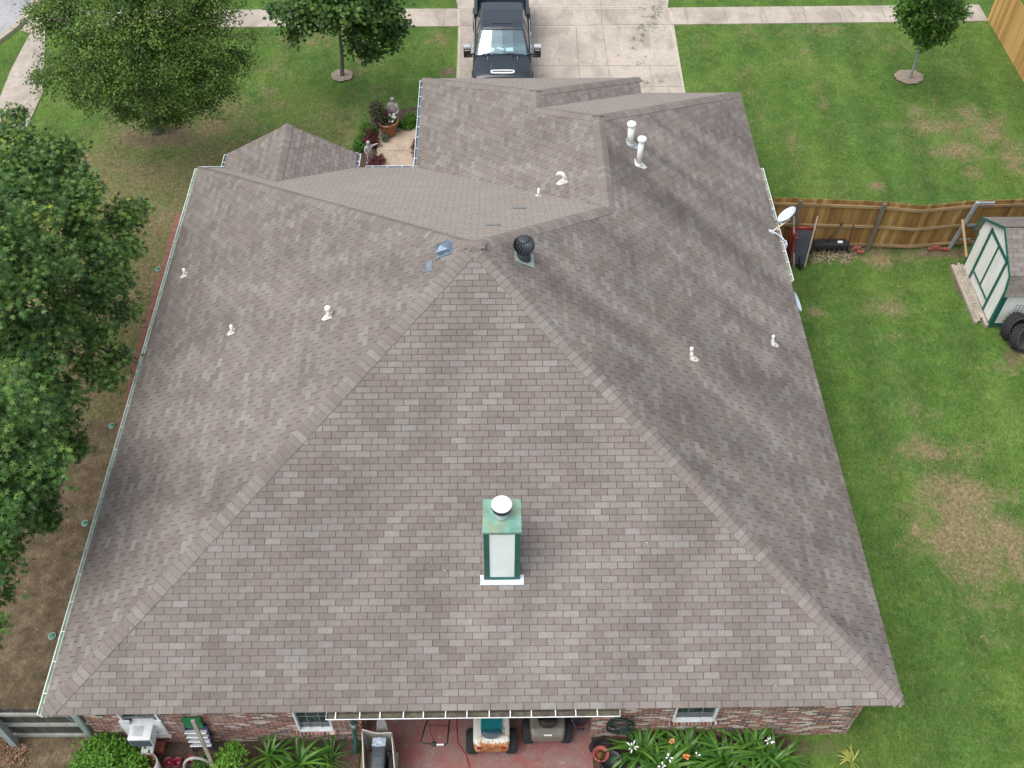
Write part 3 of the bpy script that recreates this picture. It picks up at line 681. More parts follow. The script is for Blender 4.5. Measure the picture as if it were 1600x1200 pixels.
t = MB(); t.lathe([(.182, cz+.305), (.186, cz+.315), (.178, cz+.335), (.08, cz+.35), (.001, cz+.352)], 32, (8.47, 2.43, 0)); obj('flue_cap', t, plain('white_metal', (.80, .80, .79), .35, var=.04), chim, world=True)
t = MB(); t.extr([(8.06, 1.985, zF(0, 1.985)+.016), (8.88, 1.985, zF(0, 1.985)+.016), (8.88, 2.075, zF(0, 2.075)+.016), (8.06, 2.075, zF(0, 2.075)+.016)], (0, 0, .01))
for xx in (8.06, 8.81): t.extr([(xx, 2.075, zF(0, 2.075)+.014), (xx+.07, 2.075, zF(0, 2.075)+.014), (xx+.07, 2.15, zF(0, 2.15)+.014), (xx, 2.15, zF(0, 2.15)+.014)], (0, 0, .009))
obj('flashing', t, plain('blue_white_flashing', (.58, .68, .78), .45, dirt=((.2, .22, .26), .4)), chim, world=True)
# ---------------- pipes
PW = plain('pipe_white', (.78, .76, .72), .45, var=.08, dirt=((.5, .43, .33), .3)); FL = plain('flashing_bone', (.62, .60, .54), .6, dirt=((.35, .36, .34), .5)); FLG = plain('flashing_grey', (.33, .37, .38), .5)
def slope_axes(dn):                            # dn: plan direction running down the slope
    d = Vector((dn[0], dn[1], -P)).normalized(); s = Vector((-dn[1], dn[0], 0)); return d, s, s.cross(d) if s.cross(d).z > 0 else -s.cross(d)
def vent(x, y, zf, dn, h, r=.035, cap=0, lean=(0, 0), fl=FL, fs=.12, lab=None, tip=.10):
    z = zf(x, y); d, s, nn = slope_axes(dn); c = Vector((x, y, z))
    t = MB(); t.tube([c-Vector((0, 0, .03)), c+Vector((lean[0], lean[1], h))], r, 12); vp = obj('vent_pipe', t, PW, house, world=True, label=lab)
    f = MB(); f.lathe([(r*1.7, -.01), (r*1.5, .02), (r*1.12, .045), (r*1.05, .05)], 14, c+nn*.012, rot=nn.to_track_quat('Z', 'Y').to_matrix())
    q = [c-d*fs*.6-s*fs*.7, c-d*fs*.6+s*fs*.7, c+d*fs*.75+s*fs*.62, c+d*fs*1.35+s*fs*.1, c+d*fs*.75-s*fs*.62]
    f.extr([p+nn*.014 for p in q], nn*.005); obj('flashing', f, fl, vp, world=True)
    if cap:
        k = MB(); k.lathe([(r*1.2, -.02), (cap, .0), (cap, .055), (cap*.8, .075), (.001, .08)], 18, c+Vector((lean[0], lean[1], h))); obj('pipe_cap', k, PW, vp, world=True)
vent(.63, 11.17, zL, (-1, 0), .22); vent(2.46, 8.30, zL, (-1, 0), .22); 
vent(4.87, 7.53, zL, (-1, 0), .22, .05, .065, fs=.14, lab='stubby pipe with a ribbed collar')
vent(12.61, 7.03, zR, (1, 0), .24, .035, .042, (-.05, .03), fs=.13); vent(14.87, 8.52, zR, (1, 0), .20, .03, .036, (-.04, .03))
vent(11.85, 13.98, zR, (1, 0), .58, .085, .115, (-.02, 0), FLG, .22, lab='thick cream flue pipe stained rust below its cap')
vent(11.99, 13.25, zR, (1, 0), .74, .072, .115, (.02, 0), FL, .2, lab='taller white flue pipe with round cap')
vent(9.45, 12.2, zB, (0, 1), .24, .033, fs=.12)
# gooseneck vent
m = MB(); c = Vector((10.09, 12.60, zG(10.09, 0))); d, s, nn = slope_axes((-1, 0))
m.tube([c, c+Vector((0, 0, .10)), c+Vector((.0, .0, .17)), c+Vector((-.06, .02, .225)), c+Vector((-.13, .04, .21)), c+Vector((-.17, .06, .14))], .05, 12)
m.X = None
gv = obj('gooseneck_vent', m, PW, house, world=True)
m = MB(); q = [c-d*.1-s*.12, c-d*.1+s*.12, c+d*.12+s*.10, c+d*.22, c+d*.12-s*.10]; m.extr([p+nn*.014 for p in q], nn*.005); m.lathe([(.09, -.01), (.08, .04), (.055, .07)], 14, c+nn*.012, rot=nn.to_track_quat('Z', 'Y').to_matrix()); obj('flashing', m, FL, gv, world=True)
# turbine ventilator
TUR = plain('turbine_black', (.045, .052, .06), .5, .2, var=.3); TUB = plain('turbine_inside', (.008, .008, .009), .8)
c = Vector((8.97, 8.11, zR(8.97, 0)))
m = MB(); m.tube([c-Vector((0, 0, .1)), c+Vector((0, 0, .22))], [.15, .14], 24); tv = obj('turbine_vent', m, TUR, house, world=True, label='black spinning turbine vent')
m = MB(); d, s, nn = slope_axes((1, 0)); m.extr([c+nn*.014+d*a+s*b for a, b in ((-.22, -.2), (.24, -.2), (.24, .2), (-.22, .2))], nn*.005); obj('flashing', m, plain('flashing_teal', (.27, .33, .30), .6, dirt=((.12, .15, .15), .5)), tv, world=True)
m = MB(); m.mi = 0; m.smooth = True
NV = 20
for k in range(NV):
    a0 = 2*math.pi*k/NV; rows = []
    for j in range(9):
        t = j/8; zz = .22+.30*t; rr = .12+.085*math.sin(math.pi*min(1, (t*.86+.08)))**.8; tw = .75*t
        if j == 8: rr = .10
        a = a0+tw; w2 = .62*2*math.pi/NV
        rows.append([c+Vector((rr*.90*math.cos(a), rr*.90*math.sin(a), zz)), c+Vector((rr*1.10*math.cos(a+w2), rr*1.10*math.sin(a+w2), zz))])
    m.loft(rows)
obj('fins', m, TUR, tv, world=True)
m = MB(); m.lathe([(.02, .2), (.10, .22), (.12, .3), (.12, .45), (.05, .5)], 20, c); m2 = m; m = MB(); m.lathe([(.118, .512), (.125, .525), (.06, .54), (.001, .545)], 24, c); obj('turbine_cap', m, TUR, tv, world=True); m = MB(); m.lathe([(.16, .20), (.165, .225), (.15, .235)], 24, c); obj('collar', m, TUR, tv, world=True); obj('turbine_core', m2, TUB, tv, world=True)
# square metal exhaust hood
m = MB(); d, s, nn = slope_axes((-1, 0)); c = Vector((7.36, 8.13, zL(7.36, 0)))
HM = plain('blue_steel', (.24, .31, .38), .3, .75, var=.25, scale=9)
def hp(a, b, h): return c+d*a+s*b+nn*h
m.extr([hp(-.17, -.19, .014), hp(.21, -.19, .014), hp(.21, .19, .014), hp(-.17, .19, .014)], nn*.006)
m.add([hp(-.15, -.15, .02), hp(.12, -.15, .02), hp(.12, .15, .02), hp(-.15, .15, .02), hp(-.11, -.13, .10), hp(.16, -.13, .12), hp(.16, .13, .12), hp(-.11, .13, .10), hp(.03, 0, .155)],
      [(0, 1, 5, 4), (2, 3, 7, 6), (3, 0, 4, 7), (4, 5, 8), (5, 6, 8), (6, 7, 8), (7, 4, 8)])
mv = obj('exhaust_hood', m, HM, house, world=True, bevel=.004, label='square blue grey metal roof vent')
m = MB(); m.extr([hp(.10, -.125, .025), hp(.10, .125, .025), hp(.135, .125, .10), hp(.135, -.125, .10)], d*.003); obj('opening', m, plain('vent_mesh', (.05, .07, .09), .6), mv, world=True)
# ================================================================== FENCES
def wood_fence_mat(name, stops, ax='x'):
    n = NT(name); p = n.pos(); x = n.xyz(p); u = x[0] if ax == 'x' else x[1]
    bid = n.m('FLOOR', n.m('DIVIDE', u, .145)); r_ = n.wn(n.comb(bid, 2.0, 1.0))[0]
    g = n.noise(n.mapv(p, (9, 9, .7)), 2.2, 5, .65); big = n.noise(n.mapv(p, (1, 1, .35)), 1.4, 4, .6)
    f = n.m('ADD', n.m('MULTIPLY', r_, .35), n.m('ADD', n.m('MULTIPLY', g, .4), n.m('MULTIPLY', big, .4)))
    n.base(n.ramp(f, stops)).rough(.8); n.bump(g, .3, .006); return n.mat
FENCEB = wood_fence_mat('stained_brown_boards', [(.25, (.13, .062, .018)), (.5, (.225, .118, .033)), (.7, (.31, .18, .055)), (.88, (.52, .37, .16))])
CEDAR = wood_fence_mat('cedar_boards', [(.25, (.29, .145, .035)), (.5, (.42, .235, .07)), (.8, (.56, .35, .125)), (.95, (.62, .44, .2))], 'y')
DARKW = wood_fence_mat('black_weathered_boards', [(.25, (.018, .017, .016)), (.5, (.045, .042, .038)), (.75, (.085, .08, .066)), (.95, (.17, .16, .13))])
RAILB = plain('fence_rail_wood', (.26, .175, .09), .85, var=.3, scale=4, streak=(.3, 1, 1)); POSTG = plain('grey_post_wood', (.125, .105, .085), .85, var=.35, scale=5, streak=(1, 1, .2))
def fence_run(root, base, top, bw, hgt, board_mat, rails, rail_mat, side, bth=.018, dog=True, tops_jit=.012, rail_w=(.038, .085)):
    """boards between a base polyline and a top polyline (same x/y parameter); side: unit vector towards the rails"""
    m = MB()
    def interp(pl, t):
        seg = min(int(t), len(pl)-2); f = t-seg; return Vector(pl[seg]).lerp(Vector(pl[seg+1]), f)
    side = Vector((*side, 0)); n = len(base)-1
    for sgm in range(n):
        ln = (Vector(base[sgm+1])-Vector(base[sgm])).length; k = max(1, int(ln/bw))
        for i in range(k):
            t0 = sgm+(i+.02)/k; t1 = sgm+(i+.98)/k
            a, b = interp(base, t0), interp(base, t1); c_, d_ = interp(top, t1), interp(top, t0); j = random.uniform(-tops_jit, tops_jit); dz = Vector((0, 0, j)); off = side*random.uniform(-.003, .003)
            al = (c_-d_)
            if dog: poly = [a, b, c_-Vector((0, 0, .03))+dz, c_-al*.2+dz, d_+al*.2+dz, d_-Vector((0, 0, .03))+dz]
            else: poly = [a, b, c_+dz, d_+dz]
            m.extr([p+off for p in poly], -side*bth)
    obj('boards', m, board_mat, root, world=True)
    for h in rails:
        r_ = MB()
        for sgm in range(n):
            a = Vector(base[sgm]).lerp(Vector(top[sgm]), h/hgt); b = Vector(base[sgm+1]).lerp(Vector(top[sgm+1]), h/hgt)
            r_.beam(a+side*(.004+rail_w[0]/2), b+side*(.004+rail_w[0]/2), rail_w[0], rail_w[1])
        obj('rail', r_, rail_mat, root, world=True)
def post(root, a, b, w_, mat, name='post'):
    m = MB(); m.beam(a, b, w_, w_, up=(0, 1, 0)); m.box(Vector(b)+Vector((0, 0, .006)), (w_*1.02, w_*1.02, .012)); obj(name, m, mat, root, world=True, bevel=.004)
rf = thing('wooden_fence', 'brown stained board fence crossing the side yard by the shed', 'fence', (20, 15, 0))
base = [(15.52, 15.12, .0), (17.2, 15.1, 0), (19.42, 15.06, 0), (20.62, 14.98, 0), (22.05, 15.13, 0), (24.5, 15.2, 0), (27.0, 15.25, 0)]
top = [(15.5, 15.2, 1.8), (17.1, 15.14, 1.8), (19.42, 14.97, 1.8), (20.47, 14.80, 1.8), (21.95, 15.0, 1.8), (24.5, 15.1, 1.8), (27.0, 15.2, 1.8)]
fence_run(rf, base, top, .14, 1.8, FENCEB, (.12, .85, 1.6), RAILB, (0, -1))
post(rf, (17.12, 14.98, 0), (17.03, 15.02, 1.82), .09, POSTG); post(rf, (19.40, 14.93, 0), (19.40, 14.86, 1.82), .095, POSTG); post(rf, (24.6, 15.08, 0), (24.5, 15.0, 1.8), .095, POSTG)
post(rf, (21.86, 14.98, 0), (22.03, 14.88, 1.84), .09, METALG, 'metal_post')
for a_ in ((22.08, 22.55, 14.90, 14.94, 1.74, 1.82), (22.1, 22.45, 14.98, 15.01, .85, .93), (22.08, 22.4, 15.02, 15.05, .28, .35)): m = MB(); m.b2(*a_); obj('bracket', m, METALG, rf, world=True)
cf = thing('cedar_fence', 'tall fresh orange cedar plank fence running along the right boundary', 'fence', (27, 22, 0))
fence_run(cf, [(26.98, 15.3, 0), (26.98, 23.4, 0), (26.98, 27.6, 0)], [(26.98, 15.3, 1.85), (26.98, 23.4, 1.75), (26.98, 27.6, 1.7)], .14, 1.8, CEDAR, (.3, .95, 1.5), RAILB, (1, 0), dog=False)
lf = thing('wooden_fence', 'dark weathered board fence at the lower left house corner', 'fence', (-1, .5, 0))
fence_run(lf, [(-5, .62, .0), (-1.6, .58, 0), (.3, .56, 0)], [(-5, .56, 1.42), (-1.6, .54, 1.42), (.3, .52, 1.42)], .12, 1.42, DARKW, (.1, .68, 1.22), plain('grey_green_rail', (.27, .29, .25), .85, var=.25, scale=4), (0, -1), rail_w=(.05, .09))
WG = plain('blue_grey_post', (.24, .29, .28), .8, var=.25, scale=5, dirt=((.30, .30, .24), .6))
post(lf, (-1.42, .40, 0), (-1.44, .44, 1.4), .13, WG); post(lf, (.22, .40, 0), (.2, .42, 1.42), .09, WG)
m = MB(); pts = [Vector((0, .45, 1.36)), Vector((.03, .42, 1.22)), Vector((.06, .43, 1.12)), Vector((.05, .42, .95))]; m.tube(pts, .008, 5); obj('latch_wire', m, METALG, lf, world=True)
# ================================================================== SHED
sh = thing('garden_shed', 'small white shed with dark green trim and brown shingled barn roof', 'shed', (22.03, 13, 0))
sx0, sx1 = 22.03, 25.2; y0, y1 = 11.78, 14.18; ye, ze = (y0+y1)/2, 1.42
def siding():
    n = NT('white_panel_siding'); p = n.pos(); x = n.xyz(p)
    s1 = n.m('LESS_THAN', n.m('FRACT', n.m('DIVIDE', n.m('ADD', x[1], x[0]), .2)), .06)
    col = n.scale((.74, .74, .70), n.fr(n.noise(n.mapv(p, (3, 3, .5)), 2, 5, .6), .3, .7, .88, 1.08))
    n.base(n.mix(n.m('MULTIPLY', s1, .35), col, (.25, .26, .24))).rough(.6); return n.mat
SID = siding()
prof = [(y0, .1), (y1, .1), (y1, 1.40), (y1-.08, 1.87), (ye, 2.50), (y0+.08, 1.87), (y0, 1.40)]
m = MB(); m.extr([(sx0, y, z) for y, z in prof], (sx1-sx0, 0, 0)); obj('wall', m, SID, sh, world=True)
m = MB(); m.b2(sx0-.01, sx1, y0-.012, y1+.012, .02, .1); obj('base', m, plain('shed_skid', (.05, .09, .08), .8), sh, world=True)
SHS = shingle_mat('shed_shingles', .1)
m = MB(); over = .10; rp = [(y0-.13, 1.32), (y0+.04, 1.90), (ye, 2.56), (y1-.04, 1.90), (y1+.13, 1.32)]
vv = 0
for (a, za), (b, zb_) in zip(rp, rp[1:]):
    ln = math.hypot(b-a, zb_-za); nrm = Vector((0, -(zb_-za), b-a)).normalized()*.035
    k = max(1, int(ln/.127))
    q0 = [(sx0-over, a, za), (sx1, a, za), (sx1, b, zb_), (sx0-over, b, zb_)]
    m.mi = 0; m.add([Vector(p)+nrm for p in q0], [(0, 1, 2, 3)], [[(0, vv), (sx1-sx0+over, vv), (sx1-sx0+over, vv+ln), (0, vv+ln)]])
    m.mi = 1; m.add([Vector(p) for p in q0], [(3, 2, 1, 0)], [[(0, 0)]*4]); vv += ln+.03
obj('roof', m, [SHS, WOODG], sh, world=True)
m = MB()
for (a, za), (b, zb_) in zip(rp, rp[1:]): m.beam((sx0-over-.012, a, za+.005), (sx0-over-.012, b, zb_+.005), .025, .07, up=(0, 0, 1))
obj('barge_board', m, GREEN, sh, world=True)
m = MB(); xf = sx0-.014
for ya, za, yb, zb_, wd in [(13.6, .12, 13.6, 1.98, .10), (12.34, .12, 12.34, 1.98, .10), (13.60, 1.95, 12.34, 1.95, .10), (12.97, .5, 12.97, 1.9, .045), (13.6, .48, 12.34, .48, .05), (y0+.04, .12, y0+.04, 1.38, .09), (y1-.04, .12, y1-.04, 1.38, .06)]:
    pass
# trim boards, laid proud of the siding in two depths so that they never share a plane
for k, (ya, za, yb, zb_, wd) in enumerate([(13.62, .12, 13.62, 1.98, .09), (12.36, .12, 12.36, 1.93, .09), (13.0, .46, 13.0, 1.93, .05)]):
    m.beam((xf, ya, za), (xf, yb, zb_), .026, wd, up=(0, 1, 0))
m.beam((xf-.006, 13.66, 1.93), (xf-.006, 12.30, 1.93), .026, .09); m.beam((xf-.006, 13.62, .44), (xf-.006, 12.36, .44), .03, .045)
m.b2(sx0-.03, sx0-.001, y0-.013, y0+.075, .1, 1.36); m.b2(sx0-.02, sx0-.001, y1-.05, y1+.013, .1, 1.36); m.b2(sx0, sx0+.10, y0-.016, y0-.001, .1, 1.34); m.b2(sx0+.1, sx1, y0-.018, y0-.001, .1, .17)
obj('trim', m, GREEN, sh, world=True)
rp_ = thing('wooden_ramp', 'worn grey timber step lying along the front of the shed', 'ramp', (21.85, 13, 0))
m = MB(); m.beam((21.72, 14.2, .05), (21.70, 11.9, .05), .10, .10); m.beam((21.985, 14.2, .06), (21.95, 11.75, .06), .09, .11); obj('edge_timber', m, WOODG, rp_, world=True, bevel=.008)
m = MB()
for i in range(2):
    for j in range(4): m.box((21.79+i*.088, 12.2+j*.56+i*.1, .10+.004*i), (.082, .54, .03), rz=random.uniform(-.02, .02))
obj('boards', m, WOODG, rp_, world=True, bevel=.004)
m = MB(); m.beam((21.72, 14.72, 1.35), (21.98, 14.15, .45), .06, .035); single('loose_plank', 'pale timber stick leaning between the brown fence and shed', 'plank', m, plain('new_pine', (.5, .34, .17), .7), group=None)
m = MB()
for i in range(12): m.beam((22.45+i*.1, 11.70, .25), (22.47+i*.1, 11.73, .95), .006, .006, up=(0, 1, 0))
for j in range(8): m.beam((22.43, 11.695+j*.004, .27+j*.09), (23.6, 11.695+j*.004, .27+j*.09), .006, .006)
single('wire_mesh', 'sheet of dark wire mesh leaning against the shed side', 'mesh panel', m, plain('dark_wire', (.08, .08, .08), .6))
# tyres: a part-hidden row leaning on one another
def tyre(label, loc, tilt, rz, r=.40, w_=.26):
    o = thing('tyre', label, 'tyre', loc, rz, 'old tyres beside the shed')
    X = Matrix.Rotation(tilt, 4, 'X')
    m = MB(); m.X = X; pr_ = [(r*.60, -w_*.42), (r*.72, -w_*.5), (r*.9, -w_*.49), (r*.985, -w_*.38), (r, -w_*.2), (r, w_*.2), (r*.985, w_*.38), (r*.9, w_*.49), (r*.72, w_*.5), (r*.60, w_*.42), (r*.56, w_*.3), (r*.56, -w_*.3), (r*.60, -w_*.42)]
    n = 40; vs = []
    for q, z in pr_:
        for k in range(n):
            t = 2*math.pi*k/n; vs.append((q*math.cos(t), q*math.sin(t), z))
    m.smooth = True; m.add(vs, [(i*n+k, i*n+(k+1) % n, (i+1)*n+(k+1) % n, (i+1)*n+k) for i in range(len(pr_)-1) for k in range(n)])
    for k in range(n):
        t = 2*math.pi*k/n
        for zz in (-.09, 0, .09): m.box((math.cos(t)*r*.995, math.sin(t)*r*.995, zz+(.02 if k % 2 else -.02)), (.012, .03, .055), rz=t)
    obj('tread', m, RUBBER, o)
    m = MB(); m.X = X; m.lathe([(r*.74, w_*.505), (r*.75, w_*.51), (r*.80, w_*.507)], 40); obj('sidewall_line', m, plain('worn_rubber', (.09, .09, .09), .8), o)
    return o
tyre('black tyre at the back of the leaning group, nearest the shed wall', (22.52, 11.42, .38), R(70), R(20)); tyre('worn black tyre in front, propped facing the lawn', (22.60, 11.05, .36), R(58), R(28), .37, .23)
# ================================================================== side-yard equipment
RED = plain('red_metal', (.20, .022, .018), .5, var=.25); HAND = plain('grey_handle_wood', (.27, .235, .2), .8, var=.25)
wb = thing('wheelbarrow', 'red wheelbarrow stood on its nose against the brown fence', 'wheelbarrow', (17.22, 14.4, 0))
m = MB()
def tray(yoff, s=1.0):
    f = [(-.20, .12), (.20, .12), (.30, .95), (-.30, .95)]
    return [Vector((17.22+x*s, 14.45+.42*(z-.1)+yoff, z)) for x, z in f]
a, b = tray(0), tray(-.26, .72)
m.add(a+b, [(4, 5, 6, 7), (0, 1, 5, 4), (1, 2, 6, 5), (2, 3, 7, 6), (3, 0, 4, 7)]); obj('tray', m, plain('tray_dark', (.03, .036, .045), .5), wb, world=True)
m = MB(); m.beam(a[3]+Vector((-.02, -.02, .02)), a[2]+Vector((.02, -.02, .02)), .05, .12); 
for sx in (-1, 1): m.beam((17.22+sx*.20, 14.30, .02), (17.22+sx*.36, 14.72, .95), .05, .09)
obj('frame', m, RED, wb, world=True)
m = MB(); m.b2(17.12, 17.32, 14.775, 14.785, 1.0, 1.035); obj('sticker', m, plain('pale_red_print', (.55, .2, .18), .5), wb, world=True)
for sx in (-1, 1):
    m = MB(); m.beam((17.22+sx*.16, 14.17, .05), (17.22+sx*.34, 14.78, 1.45), .04, .04); obj('handle', m, HAND, wb, world=True)
m = MB(); m.X = Matrix.Translation((17.22, 14.22, .19)) @ Matrix.Rotation(R(90), 4, 'Y'); m.lathe([(.06, -.03), (.15, -.045), (.19, -.03), (.19, .03), (.15, .045), (.06, .03)], 24); obj('wheel', m, RUBBER, wb, world=True)
m = MB(); m.box((16.98, 14.62, .5), (.10, .55, .95), rx=R(-15)); m.box((16.98, 14.40, .96), (.11, .08, .06)); single('metal_cabinet', 'dark red metal panel standing between house wall and wheelbarrow', 'panel', m, plain('maroon_metal', (.12, .02, .02), .6), bevel=.01)
ae = thing('lawn_aerator', 'black tow behind lawn aerator on the soil by the brown fence', 'aerator', (18.3, 14.85, 0))
m = MB(); m.b2(17.72, 18.72, 14.78, 15.02, .30, .36); m.b2(17.72, 18.72, 14.76, 14.79, .22, .36); m.b2(17.72, 18.72, 15.01, 15.03, .22, .34); obj('weight_tray', m, BLACK, ae, world=True, bevel=.01)
m = MB()
for k in range(7):
    x = 17.80+k*.14
    m.X = Matrix.Translation((x, 14.88, .13)) @ Matrix.Rotation(R(90), 4, 'Y'); m.lathe([(.02, -.01), (.08, -.008), (.08, .008), (.02, .01)], 14)
    for j in range(7): t = 2*math.pi*j/7+k*.3; m.box((.11*math.cos(t), .11*math.sin(t), 0), (.06, .02, .02), rz=t)
m.X = None; m.tube([(17.68, 14.88, .13), (18.76, 14.88, .13)], .012, 6); obj('spike_discs', m, plain('tine_steel', (.16, .14, .12), .5, .5), ae, world=True)
for sx in (17.66, 18.78):
    m = MB(); m.X = Matrix.Translation((sx, 14.85, .15)) @ Matrix.Rotation(R(90), 4, 'Y'); m.lathe([(.03, -.03), (.12, -.035), (.15, -.02), (.15, .02), (.12, .035), (.03, .03)], 20); obj('wheel', m, RUBBER, ae, world=True)
m = MB(); m.tube([(18.1, 14.9, .36), (18.25, 14.95, .6), (18.42, 15.0, .95)], .018, 6); m.tube([(18.40, 15.0, .93), (18.44, 14.99, 1.0)], .03, 6); m.tube([(18.76, 14.9, .2), (18.77, 14.97, .95), (18.72, 14.97, .98)], .012, 6); obj('drawbar', m, BLACK, ae, world=True)
m = MB(); m.b2(18.42, 18.56, 14.84, 14.90, .362, .40); obj('latch', m, WHITE, ae, world=True)
BRK = plain('loose_brick_red', (.26, .075, .055), .85, var=.3, scale=20)
def bricks(spots, where):
    for k, (x, y, z, rz, how) in enumerate(spots):
        m = MB(); m.box((0, 0, .033), (.2, .095, .065)); single('loose_brick', f'red brick {how}, {where}', 'brick', m, BRK, (x, y, z), rz, 'loose bricks along the brown fence', bevel=.005)
bricks([(19.03, 14.93, .02, .05, 'lying flat at the left end'), (19.17, 14.80, .02, -.1, 'a little in front of the other two'), (19.08, 14.92, .088, 0, 'resting on top of another')], 'beside the left leaning fence post')
bricks([(21.30, 14.92, .02, .05, 'at the left of the short row'), (21.52, 14.93, .02, -.04, 'in the middle of the short row'), (21.74, 14.90, .02, .03, 'at the right of the short row'), (21.40, 14.93, .088, .08, 'laid on top of the short row')], 'near the metal fence post')
# dishes
def dish(label, root_at, tip, centre, rx, ry, facing, arm=True):
    o = thing('satellite_dish', label, 'satellite dish', centre)
    f = Vector(facing).normalized(); q = f.to_track_quat('Z', 'Y').to_matrix().to_4x4()
    m = MB(); m.smooth = True; m.X = Matrix.Translation(centre) @ q; rings = []; n = 32
    for k in range(7):
        s_ = k/6; rings.append([(rx*s_*math.cos(2*math.pi*j/n), ry*s_*math.sin(2*math.pi*j/n), .09*s_*s_) for j in range(n)])
    m.loft(rings, closed=True); m.loft([[(x, y, z-.012) for x, y, z in r_] for r_ in rings[::-1]], closed=True)
    m.loft([rings[-1], [(x, y, z-.012) for x, y, z in rings[-1]]], closed=True)
    obj('reflector', m, plain('dish_blue_white', (.56, .64, .72), .4, var=.06), o, world=True)
    return o
d1 = dish('satellite dish on struts at the right gutter, above the wheelbarrow', None, None, at(1232, 338, 2.62), .29, .27, (-.64, .28, .72))
m = MB(); m.tube([at(1204, 335, 2.5), at(1222, 350, 2.55), (16.22, 13.38, 2.58)], .018, 6); m.tube([(16.22, 13.38, 2.58), at(1230, 344, 2.58)], .03, 6); obj('mast', m, METALG, d1, world=True)
m = MB(); m.tube([(15.72, 12.92, 2.55), (16.26, 13.36, 2.58)], .02, 6); obj('strut', m, plain('cream_strut', (.62, .52, .40), .6), d1, world=True)
m = MB(); m.box((15.70, 12.92, 2.53), (.16, .10, .04), ry=R(28)); m.tube([(15.78, 12.9, 2.52), (15.95, 12.72, 2.5), (16.06, 12.6, 2.42), (16.08, 12.6, 2.2)], .015, 6); m.box((16.06, 12.65, 2.33), (.05, .16, .12)); obj('foot_bracket', m, plain('bracket_blue_white', (.55, .62, .68), .5), d1, world=True)
d2 = dish('satellite dish mostly hidden under the right eave, without visible struts', None, None, Vector((15.97, 10.72, 2.1)), .22, .30, (.85, -.1, .5))
m = MB(); m.tube([(15.5, 10.7, 1.9), (15.8, 10.7, 1.85), (15.95, 10.72, 2.05)], .02, 6); obj('mast', m, METALG, d2, world=True)
# sprinkler lids, brick edging
CAPG = plain('green_lid', (.06, .20, .14), .6); CAPR = plain('lid_rim', (.25, .36, .30), .6)
for (x, y), lb in zip([(-1.38, 8.56), (-1.33, 5.65), (-1.32, 2.77), (-1.39, 14.27)], ['where patchy grass turns to bare soil', 'halfway down the bare soil strip', 'nearest the dark fence', 'among the grass, farthest from the dark fence']):
    o = thing('valve_lid', 'small round green valve lid '+lb, 'valve lid', (x, y, 0), 0, 'round lids in the ground left of the house')
    m = MB(); m.lathe([(.085, -.03), (.085, .022), (.07, .026), (.066, .02)], 20); obj('rim', m, CAPR, o)
    m = MB(); m.lathe([(.062, .0), (.062, .024), (.001, .027)], 20); obj('lid', m, CAPG, o)
EDG = plain('red_paver', (.24, .105, .08), .85, var=.3, scale=10, dirt=((.16, .10, .075), .5))
ed = MB()
yy = 1.0
while yy < 16.4:
    xo = -1.17+.0*yy if yy > 10.5 else -1.17+.17*(10.5-yy)/3
    ed.box((min(xo, -.6)+.05+random.uniform(-.012, .012), yy+.14, .03+random.uniform(-.01, .01)), (.36, .285, .09), rz=random.uniform(-.03, .03)); yy += .295
single('brick_edging', 'long row of red pavers edging the left side of the house', 'garden edging', ed, EDG, bevel=.01)
